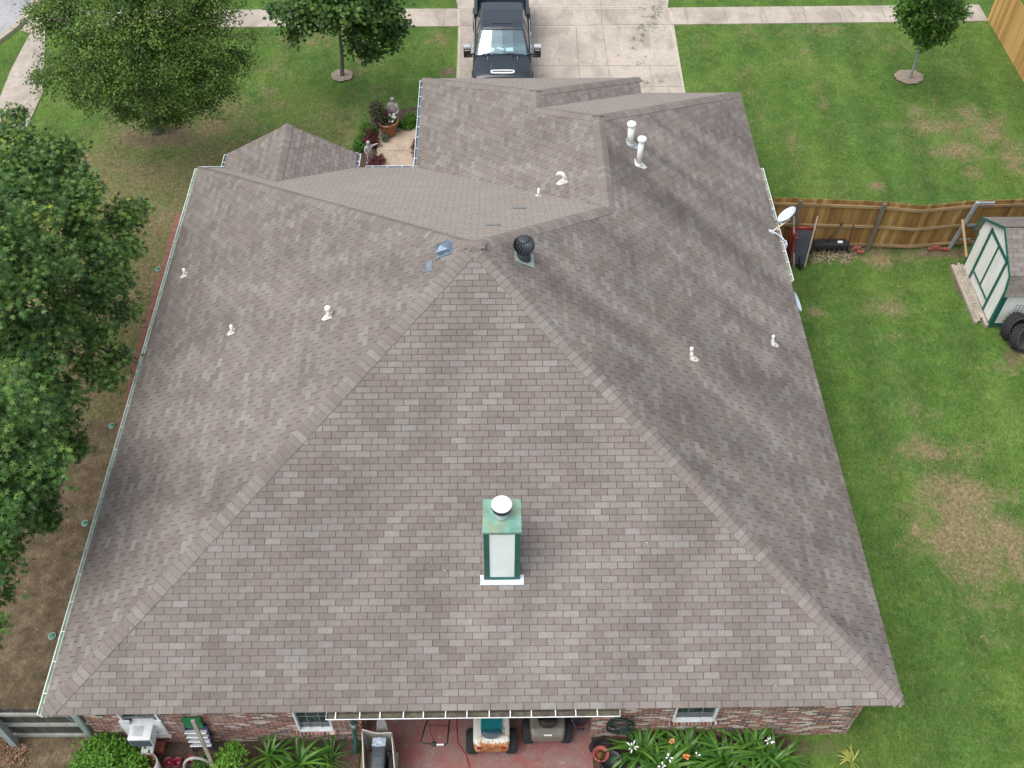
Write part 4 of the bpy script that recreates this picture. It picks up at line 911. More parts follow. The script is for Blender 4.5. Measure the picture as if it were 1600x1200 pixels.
# ================================================================== TREES
LEAFSHAPES = {
 'kite': ([(0, 0, 0), (.32, .45, .05), (0, 1, 0), (-.32, .45, .05)], [(0, 1, 2, 3)]),
 'oval': ([(0, 0, 0), (.34, .3, .07), (.30, .68, .06), (0, 1, -.05), (-.30, .68, .06), (-.34, .3, .07)], [(0, 1, 2, 3), (0, 3, 4, 5)]),
 'lobed': ([(0, 0, 0), (.16, .2, .02), (.52, .20, -.06), (.13, .40, .03), (.50, .78, -.06), (.10, .62, .02), (0, 1.05, -.08), (-.10, .62, .02), (-.50, .78, -.06), (-.13, .40, .03), (-.52, .20, -.06), (-.16, .2, .02), (0, .45, .05)],
           [(0, 1, 3, 12), (1, 2, 3), (3, 4, 5, 12), (5, 6, 7, 12), (7, 8, 9, 12), (9, 10, 11), (9, 11, 0, 12)]),
}
def foliage(name, blobs, n_leaf, size, mat, parent, shape='kite', per=12, spread=.16, up=.8, tip=0.0, droop=.0, shell=(.45, 1.05), flat=.8, droopy=0, tint0=(.15, .75)):
    tv, tf = LEAFSHAPES[shape]; tv = np.array(tv); k = len(tv)
    wts = np.array([b[3]**2 for b in blobs]); wts = wts/wts.sum(); ntw = max(1, n_leaf//per)
    bi = RNG.choice(len(blobs), ntw, p=wts); B = np.array([b[:4] for b in blobs])[bi]
    d = RNG.normal(size=(ntw, 3)); d /= np.linalg.norm(d, axis=1)[:, None]; d[:, 2] = np.abs(d[:, 2])*RNG.choice([1, 1, 1, -1], ntw)
    rr = RNG.uniform(shell[0]**2, shell[1]**2, ntw)**.5
    lump = 1+.30*np.sin(d[:, 0]*7+bi)*np.cos(d[:, 1]*6+bi*2)+.12*np.sin(d[:, 2]*9+bi*3)
    tw = B[:, :3]+d*(B[:, 3]*rr*lump)[:, None]*np.array([1, 1, flat])
    ttint = RNG.uniform(*tint0, ntw)
    if tip > 0:
        hot = (RNG.random(ntw) < tip) & (d[:, 2] > .3) & (rr > .85); ttint[hot] = RNG.uniform(.93, 1., hot.sum())
    N = ntw*per; ti = np.repeat(np.arange(ntw), per)
    off = RNG.normal(size=(N, 3))*spread*np.array([1, 1, .6]); P0 = tw[ti]+off
    nrm = RNG.normal(size=(N, 3))*.55+np.array([0, 0, up])+d[ti]*.45; nrm /= np.linalg.norm(nrm, axis=1)[:, None]
    ydir = off/ (np.linalg.norm(off, axis=1)[:, None]+1e-6)+RNG.normal(size=(N, 3))*.4+np.array([0, 0, -droop])
    ydir -= nrm*(ydir*nrm).sum(1)[:, None]; ydir /= np.linalg.norm(ydir, axis=1)[:, None]
    xdir = np.cross(ydir, nrm); sz = size*RNG.uniform(.65, 1.25, N)
    V = P0[:, None, :]+sz[:, None, None]*(tv[None, :, 0, None]*xdir[:, None, :]+tv[None, :, 1, None]*ydir[:, None, :]+tv[None, :, 2, None]*nrm[:, None, :])
    off_ = wloc(parent) if parent is not None else Vector((0, 0, 0)); V = V.reshape(-1, 3)-np.array(off_)
    loops = np.concatenate([np.array(f) for f in tf]); ls = np.array([len(f) for f in tf]); nl = len(loops)
    me = bpy.data.meshes.new(name); me.vertices.add(N*k); me.vertices.foreach_set('co', V.ravel())
    me.loops.add(N*nl); me.loops.foreach_set('vertex_index', (loops[None, :]+(np.arange(N)*k)[:, None]).ravel())
    me.polygons.add(N*len(tf)); st = np.concatenate([[0], np.cumsum(ls)[:-1]])
    me.polygons.foreach_set('loop_start', (st[None, :]+(np.arange(N)*nl)[:, None]).ravel())
    me.polygons.foreach_set('loop_total', np.tile(ls, N))
    me.update(calc_edges=True)
    a = me.attributes.new('tint', 'FLOAT', 'FACE'); t = np.clip(ttint[ti]+RNG.normal(size=N)*.07, 0, 1); a.data.foreach_set('value', np.repeat(t, len(tf)).astype(np.float32))
    me.materials.append(mat); o = bpy.data.objects.new(name, me); COL.objects.link(o)
    if parent is not None: o.parent = parent
    return o, tw
def tree(label, base, blobs, n_leaf, size, mat, shape, trunk_r, fork_z, lean=(0, 0), bark=BARK, per=12, spread=.16, name='broadleaf_tree', **kw):
    o = thing(name, label, 'tree', (base[0], base[1], 0))
    cr, tw = foliage('crown', blobs, n_leaf, size, mat, o, shape, per, spread, **kw)
    m = MB(); b = Vector((base[0], base[1], -.05)); fk = Vector((base[0]+lean[0], base[1]+lean[1], fork_z))
    hi = max(blobs, key=lambda q: q[2]); topp = Vector(hi[:3])
    m.tube([b, b+Vector((0, 0, .12)), b.lerp(fk, .5)+Vector((.03, 0, 0)), fk, fk.lerp(topp, .6)+Vector((.1, .1, 0)), topp], [trunk_r*1.6, trunk_r*1.1, trunk_r*.92, trunk_r*.8, trunk_r*.45, trunk_r*.15], 10)
    obj('trunk', m, bark, o, world=True)
    m = MB()
    for q in blobs:
        c = Vector(q[:3]); s = fk.lerp(topp, random.uniform(0, .5)); mid = s.lerp(c, .5)+Vector((random.uniform(-.2, .2), random.uniform(-.2, .2), .25))
        r0 = max(.02, min(trunk_r*.5, q[3]*.05)); m.tube([s, mid, c], [r0, r0*.7, r0*.3], 6)
        near = tw[np.linalg.norm(tw-np.array(q[:3]), axis=1) < q[3]*1.1]
        if len(near):
            for t in near[RNG.choice(len(near), min(len(near), 12), replace=False)]:
                m.tube([mid.lerp(c, random.uniform(.2, 1)), c.lerp(Vector(t), .5)+Vector((0, 0, .08)), Vector(t)], [r0*.4, r0*.25, .005], 4)
    obj('branches', m, bark, o, world=True)
    return o
def BL(lst): return [(*at(u, v, z), r) for u, v, z, r in lst]
# oak in the front lawn, top left
b1 = BL([(240, 195, 1.9, .38), (205, 180, 2.3, .36), (275, 185, 2.2, .34), (325, 165, 2.7, .3), (140, 160, 2.9, .3), (215, 60, 5.0, 1.5), (130, 55, 4.5, 1.1), (310, 50, 4.6, 1.1), (105, 120, 3.6, .75), (165, 145, 3.5, .75), (240, 150, 3.2, .8), (305, 140, 3.4, .8), (355, 105, 3.6, .6), (215, -25, 6.3, 1.6), (95, 10, 5.1, .9), (320, 5, 5.4, 1.0), (68, 122, 3.3, .28), (62, 118, 3.2, .2),
         (185, 180, 2.6, .35), (250, 190, 2.2, .40), (290, 168, 2.6, .38), (380, 90, 3.6, .33), (350, 140, 3.0, .35), (150, 95, 4.3, .9), (270, 95, 4.4, 1.0), (75, 45, 4.6, .5), (60, 20, 5.0, .35), (215, 110, 4.2, .9), (125, 155, 3.1, .35), (395, 60, 4.2, .25)])
tree('large loose oak on the front lawn whose crown fills the top left', (-2.78, 20.85), b1, 64000, .082, LEAF_OAK, 'kite', .17, 2.1, per=26, spread=.12, tip=.0, up=.5, shell=(.2, 1.12), tint0=(.0, .9), name='oak_tree')
b2 = BL([(530, -10, 4.4, 1.05), (480, 15, 3.4, .62), (592, 15, 3.5, .75), (455, 45, 2.7, .33), (438, 18, 2.9, .33), (605, 62, 2.4, .38), (580, 84, 1.9, .28), (563, 45, 3.0, .5), (620, 45, 2.7, .33), (505, 38, 2.9, .36), (530, 10, 3.8, .7), (462, 62, 2.3, .15), (556, 74, 2.0, .2), (590, 45, 2.8, .4)])
tree('slim maple with a dark crown over the sidewalk between oak and driveway', (3.05, 24.03), b2, 9500, .15, LEAF_MAPLE, 'oval', .07, 1.7, lean=(.1, 0), per=10, spread=.13, name='maple_tree', tint0=(.1, .9))
b3 = BL([(1452, 5, 3.4, .75), (1440, 40, 2.4, .48), (1466, 50, 2.1, .40), (1492, 28, 2.7, .28), (1505, 22, 2.8, .15), (1424, 26, 2.7, .40), (1465, -35, 4.6, .8), (1480, 12, 3.1, .42), (1443, 62, 1.8, .30), (1419, 12, 3.0, .35), (1480, 40, 2.4, .25)])
tree('small dense round young tree in the right side lawn', (23.02, 23.78), b3, 10500, .11, LEAF_ROUND, 'oval', .045, 1.3, lean=(-.05, .0), per=14, spread=.10, name='young_tree', bark=plain('pale_bark', (.26, .27, .28), .8, var=.2), tint0=(.05, .95))
b4 = BL([(5, 330, 5.0, .95), (60, 420, 4.6, .8), (135, 372, 4.0, .48), (190, 332, 3.7, .30), (195, 352, 3.5, .34), (150, 455, 3.6, .48), (40, 540, 4.2, .85), (105, 500, 3.8, .5), (185, 440, 3.3, .26), (200, 478, 3.0, .16), (150, 520, 3.3, .3), (75, 235, 4.9, .22), (110, 262, 4.6, .25), (130, 285, 4.4, .2), (222, 322, 3.5, .14), (95, 250, 4.6, .45), (92, 232, 4.9, .25), (20, 225, 4.5, .62), (20, 185, 4.3, .3), (-45, 420, 5.5, 1.6), (115, 320, 4.5, .62),
          (60, 285, 4.7, .6), (188, 492, 3.0, .24), (168, 590, 2.8, .26), (185, 560, 2.8, .2), (120, 300, 4.4, .4), (160, 410, 3.7, .5), (130, 570, 3.0, .25), (200, 385, 3.4, .25), (15, 270, 5.0, .6)])
tree('big lobed-leaf tree at the left edge, the farther of the two beside the house', (-4.6, 10.4), b4, 33000, .145, LEAF_GUM, 'lobed', .19, 2.4, per=18, spread=.125, shell=(.25, 1.15), tip=.03, droop=.2, up=.65, name='sweetgum_tree', tint0=(.1, .85))
b5 = BL([(45, 625, 3.8, .62), (98, 612, 3.3, .30), (10, 690, 4.4, .85), (62, 715, 3.6, .42), (-5, 780, 4.0, .7), (78, 745, 3.2, .22), (118, 700, 2.8, .14), (55, 795, 3.0, .22), (75, 812, 2.8, .13), (35, 800, 3.3, .36), (-35, 880, 3.6, .65), (5, 850, 3.0, .25), (-15, 930, 2.8, .22), (-60, 720, 5.2, 1.5), (105, 690, 2.9, .2), (95, 655, 3.2, .35), (50, 760, 3.4, .4), (25, 560, 4.2, .7), (-40, 980, 3.2, .4)])
tree('big lobed-leaf tree cut by the left edge above bare soil, the nearer of the two', (-4.9, 5.6), b5, 25000, .145, LEAF_GUM, 'lobed', .17, 2.2, per=18, spread=.125, shell=(.25, 1.15), tip=.03, droop=.2, up=.65, name='sweetgum_tree', tint0=(.1, .8))
# ================================================================== PLANTS near the house
def leafy(name, label, cat, blobs, n, size, mat, shape='oval', group=None, **kw):
    o, tw = foliage(name, blobs, n, size, mat, None, shape, **kw)
    c = np.array(blobs[0][:2]); me = o.data; nv = len(me.vertices); co = np.empty(nv*3); me.vertices.foreach_get('co', co); co = co.reshape(-1, 3)-np.array([c[0], c[1], 0]); me.vertices.foreach_set('co', co.ravel()); o.location = (c[0], c[1], 0)
    return tag(o, label, cat, group)
leafy('leafy_bush', 'bright green leafy bush between dark fence and white planter', 'bush', BL([(170, 1188, .45, .42), (138, 1195, .4, .3), (205, 1196, .4, .3), (165, 1168, .5, .22), (150, 1178, .45, .3)]), 5200, .075, LEAF_BUSH, 'kite', per=8, spread=.06, up=.7, tint0=(.2, .95))
leafy('leafy_bush', 'yellowish green soft shrub below the leaning pole', 'bush', BL([(360, 1184, .6, .20), (352, 1196, .5, .16), (368, 1172, .65, .10)]), 1100, .07, LEAF_BUSH, 'kite', per=8, spread=.05, tint0=(.5, 1))
leafy('leafy_bush', 'low dark green plant inside the round hoop', 'bush', BL([(318, 1198, .25, .16)]), 350, .07, LEAF_MAPLE, 'kite', per=6, spread=.05)
def strap(label, x, y, n, ln, rad, group, wd=.055, mat=LEAF_LILY, name='strap_leaf_plant', tint=(.15, .85), z0=.02, flop=1.0):
    o = thing(name, label, 'plant', (x, y, 0), 0, group); m = MB(); m.smooth = True
    for i in range(n):
        a = random.uniform(0, 2*math.pi); L_ = ln*random.uniform(.6, 1.1); e0 = random.uniform(.75, 1.45); bx_ = random.uniform(-rad, rad)*.4; by = random.uniform(-rad, rad)*.4
        p = Vector((bx_, by, z0)); rows = []; e = e0; w0 = wd*random.uniform(.7, 1.15); sidev = Vector((-math.sin(a), math.cos(a), 0)); tw = random.uniform(-.3, .3)
        for k in range(9):
            t = k/8; ww = w0*(.55+.9*t-1.45*t*t*t)*.5+.002
            d = Vector((math.cos(a)*math.cos(e), math.sin(a)*math.cos(e), math.sin(e))); up_ = sidev.cross(d)
            s_ = (sidev*math.cos(tw*t)+up_*math.sin(tw*t))
            rows.append([p-s_*ww+up_*(-.2*ww), p+Vector((0, 0, 0))-up_*(ww*.25), p+s_*ww+up_*(-.2*ww)]); p = p+d*L_/8; e -= random.uniform(.14, .26)*flop*(1+t)
        b0 = len(m.f); m.loft(rows); tv = random.uniform(*tint)
        for q in range(b0, len(m.f)): m.att[q] = tv
    obj('leaves', m, mat, o, att=True); return o
GL = 'strap leaved plants in the back bed'
def gp(u, v): q = at(u, v, 0); return q.x, q.y
strap('strap leaved clump left of the six pane window, by the soft shrub', *gp(425, 1186), 40, .95, .22, GL); strap('wide strap leaved clump right under the six pane window', *gp(470, 1196), 36, 1.0, .22, GL, .06)
strap('thin bent grassy clump beside the green downspout', *gp(515, 1190), 60, .7, .2, GL, .024, tint=(.05, .95))
for (u, v), lb in zip([(1000, 1190), (1035, 1210), (1070, 1192), (1128, 1200), (1168, 1185), (1205, 1200)], ['nearest the terracotta coloured pot', 'at the bottom edge behind the white flowers', 'directly under the right hand window', 'between the two lily masses', 'the tallest, at the right of the window', 'the last before the bare grass']):
    strap('dark glossy strap leaved lily clump, '+lb, *gp(u, v-8), 60, 1.02, .28, GL, .066)
strap('feathery green plant with orange blossoms in the lily bed', *gp(1098, 1190), 60, .42, .2, GL, .02, tint=(.3, .9), flop=.6)
strap('yellow striped arching leaves in the grass right of the brick corner', *gp(1328, 1190), 16, .42, .1, GL, .03, LEAF_YEL, tint=(.2, 1))
def flower(label, p, mat, n, ln, wd, group, name='flower'):
    o = thing(name, label, 'flower', (p[0], p[1], 0), 0, group); h = p[2]
    m = MB(); m.tube([(0, 0, .02), (.02, .02, h*.6), (0, 0, h)], .008, 5); obj('stem', m, LEAF_LILY, o)
    m = MB()
    for k in range(n):
        a = 2*math.pi*k/n+random.uniform(-.3, .3); r_ = ln*random.uniform(.5, 1.1); e = random.uniform(-.2, .7)
        c = Vector((math.cos(a)*r_*math.cos(e), math.sin(a)*r_*math.cos(e), h+r_*math.sin(e))); d = c.normalized(); d = (c-Vector((0, 0, h))).normalized()
        s_ = d.cross(Vector((0, 0, 1))).normalized()*wd; o0 = Vector((0, 0, h))
        m.add([o0+d*r_*.25, o0+d*r_*.7+s_+Vector((0, 0, .01)), o0+d*r_*1.15, o0+d*r_*.7-s_+Vector((0, 0, .01))], [(0, 1, 2, 3)])
        m.extr([o0+d*r_*.3, o0+d*r_*.7+s_*.6, o0+d*r_*1.1, o0+d*r_*.7-s_*.6], (0, 0, -.012))
    obj('petals', m, mat, o); return o
FG = 'blossoms among the lilies'
flower('white drooping lily bloom nearest the terracotta coloured pot', at(988, 1167, .8), PETALW, 7, .13, .016, FG); flower('white bloom in the middle of the lily bed, above a second lower one', at(1045, 1184, .8), PETALW, 4, .10, .02, FG)
flower('white bloom cut by the bottom edge under the middle bloom', at(1034, 1197, .8), PETALW, 4, .08, .02, FG); flower('tiny white bloom right of the orange blossoms', at(1089, 1180, .8), PETALW, 3, .07, .018, FG); flower('white spidery bloom at the right end of the lily bed', at(1202, 1158, .8), PETALW, 6, .10, .013, FG)
flower('bright orange blossom lowest in the lily bed', at(1072, 1182, .6), PETALO, 7, .07, .03, FG); flower('faded orange blossom just below the window sill', at(1050, 1158, .6), plain('pale_orange', (.62, .30, .13), .5), 7, .07, .03, FG)
# entry bed
leafy('leafy_shrub', 'tall dark purplish shrub behind the big terracotta pot', 'bush', BL([(592, 183, .7, .28), (588, 172, .9, .24), (598, 192, .5, .26), (590, 166, 1.05, .15)]), 1300, .07, leaf_mat('purple_green', [(0, (.05, .03, .03)), (.5, (.06, .055, .03)), (1, (.09, .12, .04))]), per=6, spread=.05)
leafy('leafy_shrub', 'small bright green shrub beside the far gutter', 'bush', BL([(643, 183, .3, .20), (640, 188, .2, .2)]), 700, .06, LEAF_BUSH, per=6, spread=.05)
leafy('leafy_shrub', 'low red leaved shrub at the foot of the child statue', 'bush', BL([(582, 256, .18, .2), (592, 250, .15, .17), (586, 262, .15, .2)]), 900, .055, LEAF_RED, per=6, spread=.05)
leafy('leafy_shrub', 'dark red leaved shrub in the middle of the left entry bed', 'bush', BL([(577, 212, .2, .22), (583, 222, .18, .2), (574, 222, .2, .16)]), 900, .055, LEAF_RED, per=6, spread=.05)
leafy('leafy_shrub', 'low green plants along the lawn side of the left entry bed', 'bush', BL([(567, 215, .15, .18), (560, 228, .15, .18), (571, 200, .15, .18), (553, 240, .12, .12), (583, 205, .15, .14)]), 1300, .06, LEAF_BUSH, per=6, spread=.05, tint0=(.05, .6))
leafy('leafy_shrub', 'low mixed green and reddish plants right of the grey statue', 'bush', BL([(630, 196, .1, .16), (640, 198, .1, .14), (622, 192, .12, .1), (648, 195, .1, .12)]), 700, .055, LEAF_BUSH, per=6, spread=.05, tint0=(.1, .7))
leafy('leafy_shrub', 'dark narrow plant against the wall under the far gutter', 'bush', BL([(648, 230, .3, .08), (648, 240, .25, .08), (649, 222, .3, .06)]), 350, .05, LEAF_RED, per=6, spread=.04)
pt = thing('flower_pot', 'large terracotta pot of mixed flowers at the end of the entry path', 'flower pot', (4.90, 20.62, 0))
m = MB(); m.lathe([(.20, 0.03), (.22, .04), (.31, .46), (.315, .5), (.35, .5), (.36, .58), (.325, .58), (.30, .5), (.29, .47), (.001, .46)], 32); obj('pot', m, TERRA, pt)
foliage('flowers', [(4.83, 20.76, .68, .17)], 260, .055, PETALP, pt, 'kite', per=6, spread=.05); foliage('flowers', [(5.02, 20.62, .64, .11)], 150, .07, PETALW, pt, 'kite', per=6, spread=.04); foliage('leaves', [(4.92, 20.66, .58, .22)], 500, .055, LEAF_MAPLE, pt, 'oval', per=6, spread=.05)
fp = thing('flower_pot', 'tiny low pot of grey green leaves beside the big terracotta pot', 'flower pot', (4.80, 20.24, 0)); m = MB(); m.lathe([(.07, .03), (.10, .14), (.11, .14), (.09, .12), (.001, .11)], 18); obj('pot', m, plain('grey_pot', (.12, .13, .13), .7), fp)
foliage('leaves', [(4.80, 20.24, .18, .11)], 160, .05, leaf_mat('grey_green', [(0, (.06, .10, .06)), (1, (.22, .28, .2))]), fp, 'oval', per=5, spread=.04)
def skin_figure(name, pts, edges, mat, parent):
    me = bpy.data.meshes.new(name); me.from_pydata([p[:3] for p in pts], edges, []); me.materials.append(mat)
    o = bpy.data.objects.new(name, me); COL.objects.link(o); o.parent = parent
    o.modifiers.new('skin', 'SKIN'); 
    if not me.skin_vertices: me.skin_vertices.new()
    for i, p in enumerate(pts): me.skin_vertices[0].data[i].radius = (p[3], p[3]*(p[4] if len(p) > 4 else 1))
    me.skin_vertices[0].data[0].use_root = True
    s = o.modifiers.new('sub', 'SUBSURF'); s.levels = 1; s.render_levels = 2
    return o
STN = plain('grey_stone_statue', (.27, .265, .235), .85, var=.3, scale=12)
st1 = thing('statue', 'weathered grey robed statue standing behind the big terracotta pot', 'statue', (5.08, 20.98, 0), R(-10))
skin_figure('figure', [(0, 0, .05, .17), (0, 0, .3, .16), (0, 0, .6, .13), (0, 0, .85, .14, .8), (0, 0, .98, .10), (0, 0, 1.04, .05), (0, -.02, 1.14, .085), (0, -.02, 1.2, .06), (.15, -.02, .92, .06), (.19, -.08, .72, .05), (.08, -.17, .66, .035), (-.15, -.02, .92, .06), (-.19, -.08, .72, .05), (-.08, -.17, .68, .035)],
            [(0, 1), (1, 2), (2, 3), (3, 4), (4, 5), (5, 6), (6, 7), (3, 8), (8, 9), (9, 10), (3, 11), (11, 12), (12, 13)], STN, st1)
m = MB(); m.b2(-.2, .2, -.2, .2, 0.02, .09); obj('plinth', m, STN, st1, bevel=.01)
STL = plain('pale_stone_statue', (.42, .42, .40), .8, var=.3, scale=12)
st2 = thing('statue', 'pale stone child statue with an outstretched arm in red plants', 'statue', (4.40, 19.10, 0), R(20))
skin_figure('figure', [(0, 0, .42, .085), (0, 0, .55, .08), (0, 0, .68, .09, .8), (0, 0, .74, .045), (.0, -.01, .83, .075), (0, -.01, .89, .05), (.11, -.02, .68, .035), (.2, -.06, .74, .028), (.29, -.1, .78, .02), (-.11, 0, .66, .035), (-.14, -.05, .54, .028), (-.08, -.1, .46, .02), (.05, 0, .3, .055), (.06, -.04, .16, .04), (.06, 0, .06, .035), (-.05, 0, .3, .055), (-.05, -.03, .16, .04), (-.05, 0, .06, .035)],
            [(0, 1), (1, 2), (2, 3), (3, 4), (4, 5), (2, 6), (6, 7), (7, 8), (2, 9), (9, 10), (10, 11), (0, 12), (12, 13), (13, 14), (0, 15), (15, 16), (16, 17)], STL, st2)
m = MB(); m.lathe([(.15, .02), (.15, .05), (.12, .06)], 18); obj('plinth', m, STL, st2)
# ================================================================== PICKUP
PAINT = plain('dark_slate_paint', (.012, .020, .029), .36, .1, var=.1, coat=.45); CHR = plain('chrome_white', (.80, .82, .84), .15, .8, var=.03)
TGL = NT('windscreen_glass'); _tr = TGL.n('ShaderNodeBsdfTransparent'); _tr.inputs[0].default_value = (.72, .92, .92, 1); _gl = TGL.n('ShaderNodeBsdfGlossy'); _gl.inputs[0].default_value = (.75, .95, 1, 1); _gl.inputs[1].default_value = .03
_mx = TGL.n('ShaderNodeMixShader'); _mx.inputs[0].default_value = .30; TGL.t.links.new(_tr.outputs[0], _mx.inputs[1]); TGL.t.links.new(_gl.outputs[0], _mx.inputs[2]); TGL.t.links.new(_mx.outputs[0], TGL.out.inputs[0]); TGL = TGL.mat
SGL = NT('side_glass').base((.012, .016, .018)).rough(.06).mat
tk = thing('pickup_truck', 'dark slate pickup truck with chrome mirrors parked on the driveway', 'pickup truck', (8.66, 22.10, .02))
def sym(pr_): return [(-x, z) for x, z in pr_[::-1]]+[(x, z) for x, z in pr_ if x > 1e-6]
# sections (y, half profile from centre out and down)
def body_sec(y, zt, wt, zs, ws, zb=.42, crown=.04):
    return [(-ws*.97, y, zb), (-ws, y, zs-.35), (-ws, y, zs-.1), (-wt-.02, y, zs), (-wt*.7, y, zt-.012), (-wt*.36, y, zt), (0, y, zt+crown*.3), (wt*.36, y, zt), (wt*.7, y, zt-.012), (wt+.02, y, zs), (ws, y, zs-.1), (ws, y, zs-.35), (ws*.97, y, zb)]
m = MB(); m.smooth = True
secs = [body_sec(.0, 1.08, .80, .98, .90), body_sec(.03, 1.15, .84, 1.06, .93), body_sec(.14, 1.21, .88, 1.13, .965), body_sec(.5, 1.255, .90, 1.17, 1.0), body_sec(1.0, 1.285, .91, 1.19, 1.0), body_sec(1.28, 1.30, .91, 1.20, .985), body_sec(1.5, 1.28, .93, 1.18, .985)]
m.loft(secs); m.add([p for p in secs[0]], [list(range(13))])
m.loft([body_sec(1.5, 1.22, .93, 1.17, .985), body_sec(3.62, 1.22, .93, 1.17, .985)], caps=True)      # cab lower
obj('body', m, PAINT, tk, bevel=.02)
m = MB()                                        # raised middle of the bonnet
m.loft([[(-.42+.04*(k/4), .22+k*.25, 1.232+.012*k), (-.36+.03*(k/4), .22+k*.25, 1.27+.012*k), (.36-.03*(k/4), .22+k*.25, 1.27+.012*k), (.42-.04*(k/4), .22+k*.25, 1.232+.012*k)] for k in range(5)], caps=True); obj('bonnet_bulge', m, PAINT, tk, bevel=.01)
m = MB(); y_ = .17
m.tube([(-.36, y_, 1.285), (.36, y_, 1.285)], .001, 4)
ring_ = []; 
for k in range(36):
    t = 2*math.pi*k/36; sx_ = math.copysign(abs(math.cos(t))**.35, math.cos(t)); sz_ = math.copysign(abs(math.sin(t))**.6, math.sin(t)); ring_.append((sx_*.40, y_+.0-sz_*-.055, 1.262+sz_*.028))
def rim(scale_, dz): return [(x*scale_, y_+(y-y_)*(1 if scale_ == 1 else .45), 1.262+(z-1.262)*(1 if scale_ == 1 else .45)+dz) for x, y, z in ring_]
m = MB(); m.smooth = True; m.loft([rim(1, -.01), rim(1, .022), rim(.90, .026), rim(.90, .004)], closed=True); sc_ = obj('bonnet_scoop', m, plain('scoop_white_chrome', (.85, .86, .88), .25, .2, var=.02), tk)
m = MB(); q = rim(.91, .012); m.add(q, [list(range(36))]); m.beam((-.33, y_+.0, 1.28), (.33, y_+.0, 1.28), .018, .008); obj('scoop_slot', m, BLACK, sc_)
# cab
m = MB()
def cab(y, w0, z0_, w1, z1_): return [(-w0, y, z0_), (-w1, y, z1_), (-w1*.9, y, z1_+.03), (w1*.9, y, z1_+.03), (w1, y, z1_), (w0, y, z0_)]
rz_ = 1.88
roofs = [(1.74, .70, rz_-.06, -.01), (1.82, .72, rz_-.01, 0), (2.2, .735, rz_+.01, 0), (2.9, .735, rz_+.01, 0), (3.42, .71, rz_-.02, 0), (3.50, .69, rz_-.07, 0)]
m.loft([[(-w, y, z-.06), (-w, y, z-.01), (-w*.93, y, z+.028), (-w*.55, y, z+.042), (0, y, z+.046), (w*.55, y, z+.042), (w*.93, y, z+.028), (w, y, z-.01), (w, y, z-.06)] for y, w, z, _ in roofs], caps=True)
m.loft([[(-w*.5, 2.0+k*.6, rz_+.052), (-w*.5+.02, 2.0+k*.6, rz_+.060), (w*.5-.02, 2.0+k*.6, rz_+.060), (w*.5, 2.0+k*.6, rz_+.052)] for k, w in ((0, .72), (1, .72))], caps=True)
for s in (-1, 1):
    m.beam((s*.885, 1.20, 1.22), (s*.70, 1.76, rz_-.03), .06, .05); m.beam((s*.92, 2.45, 1.2), (s*.725, 2.45, rz_-.02), .09, .035); m.beam((s*.90, 3.58, 1.2), (s*.70, 3.46, rz_-.05), .10, .05)
    m.beam((s*.955, 1.25, 1.20), (s*.955, 3.6, 1.20), .04, .04)
obj('cab', m, PAINT, tk, bevel=.006)
m = MB(); m.loft([[(-.84+.14*t, 1.19+.55*t, 1.25+.58*t+.0), (-.4+.06*t, 1.14+.55*t, 1.27+.60*t), (0, 1.12+.55*t, 1.275+.605*t), (.4-.06*t, 1.14+.55*t, 1.27+.60*t), (.84-.14*t, 1.19+.55*t, 1.25+.58*t)] for t in (0, .5, 1)]); obj('windscreen', m, TGL, tk)
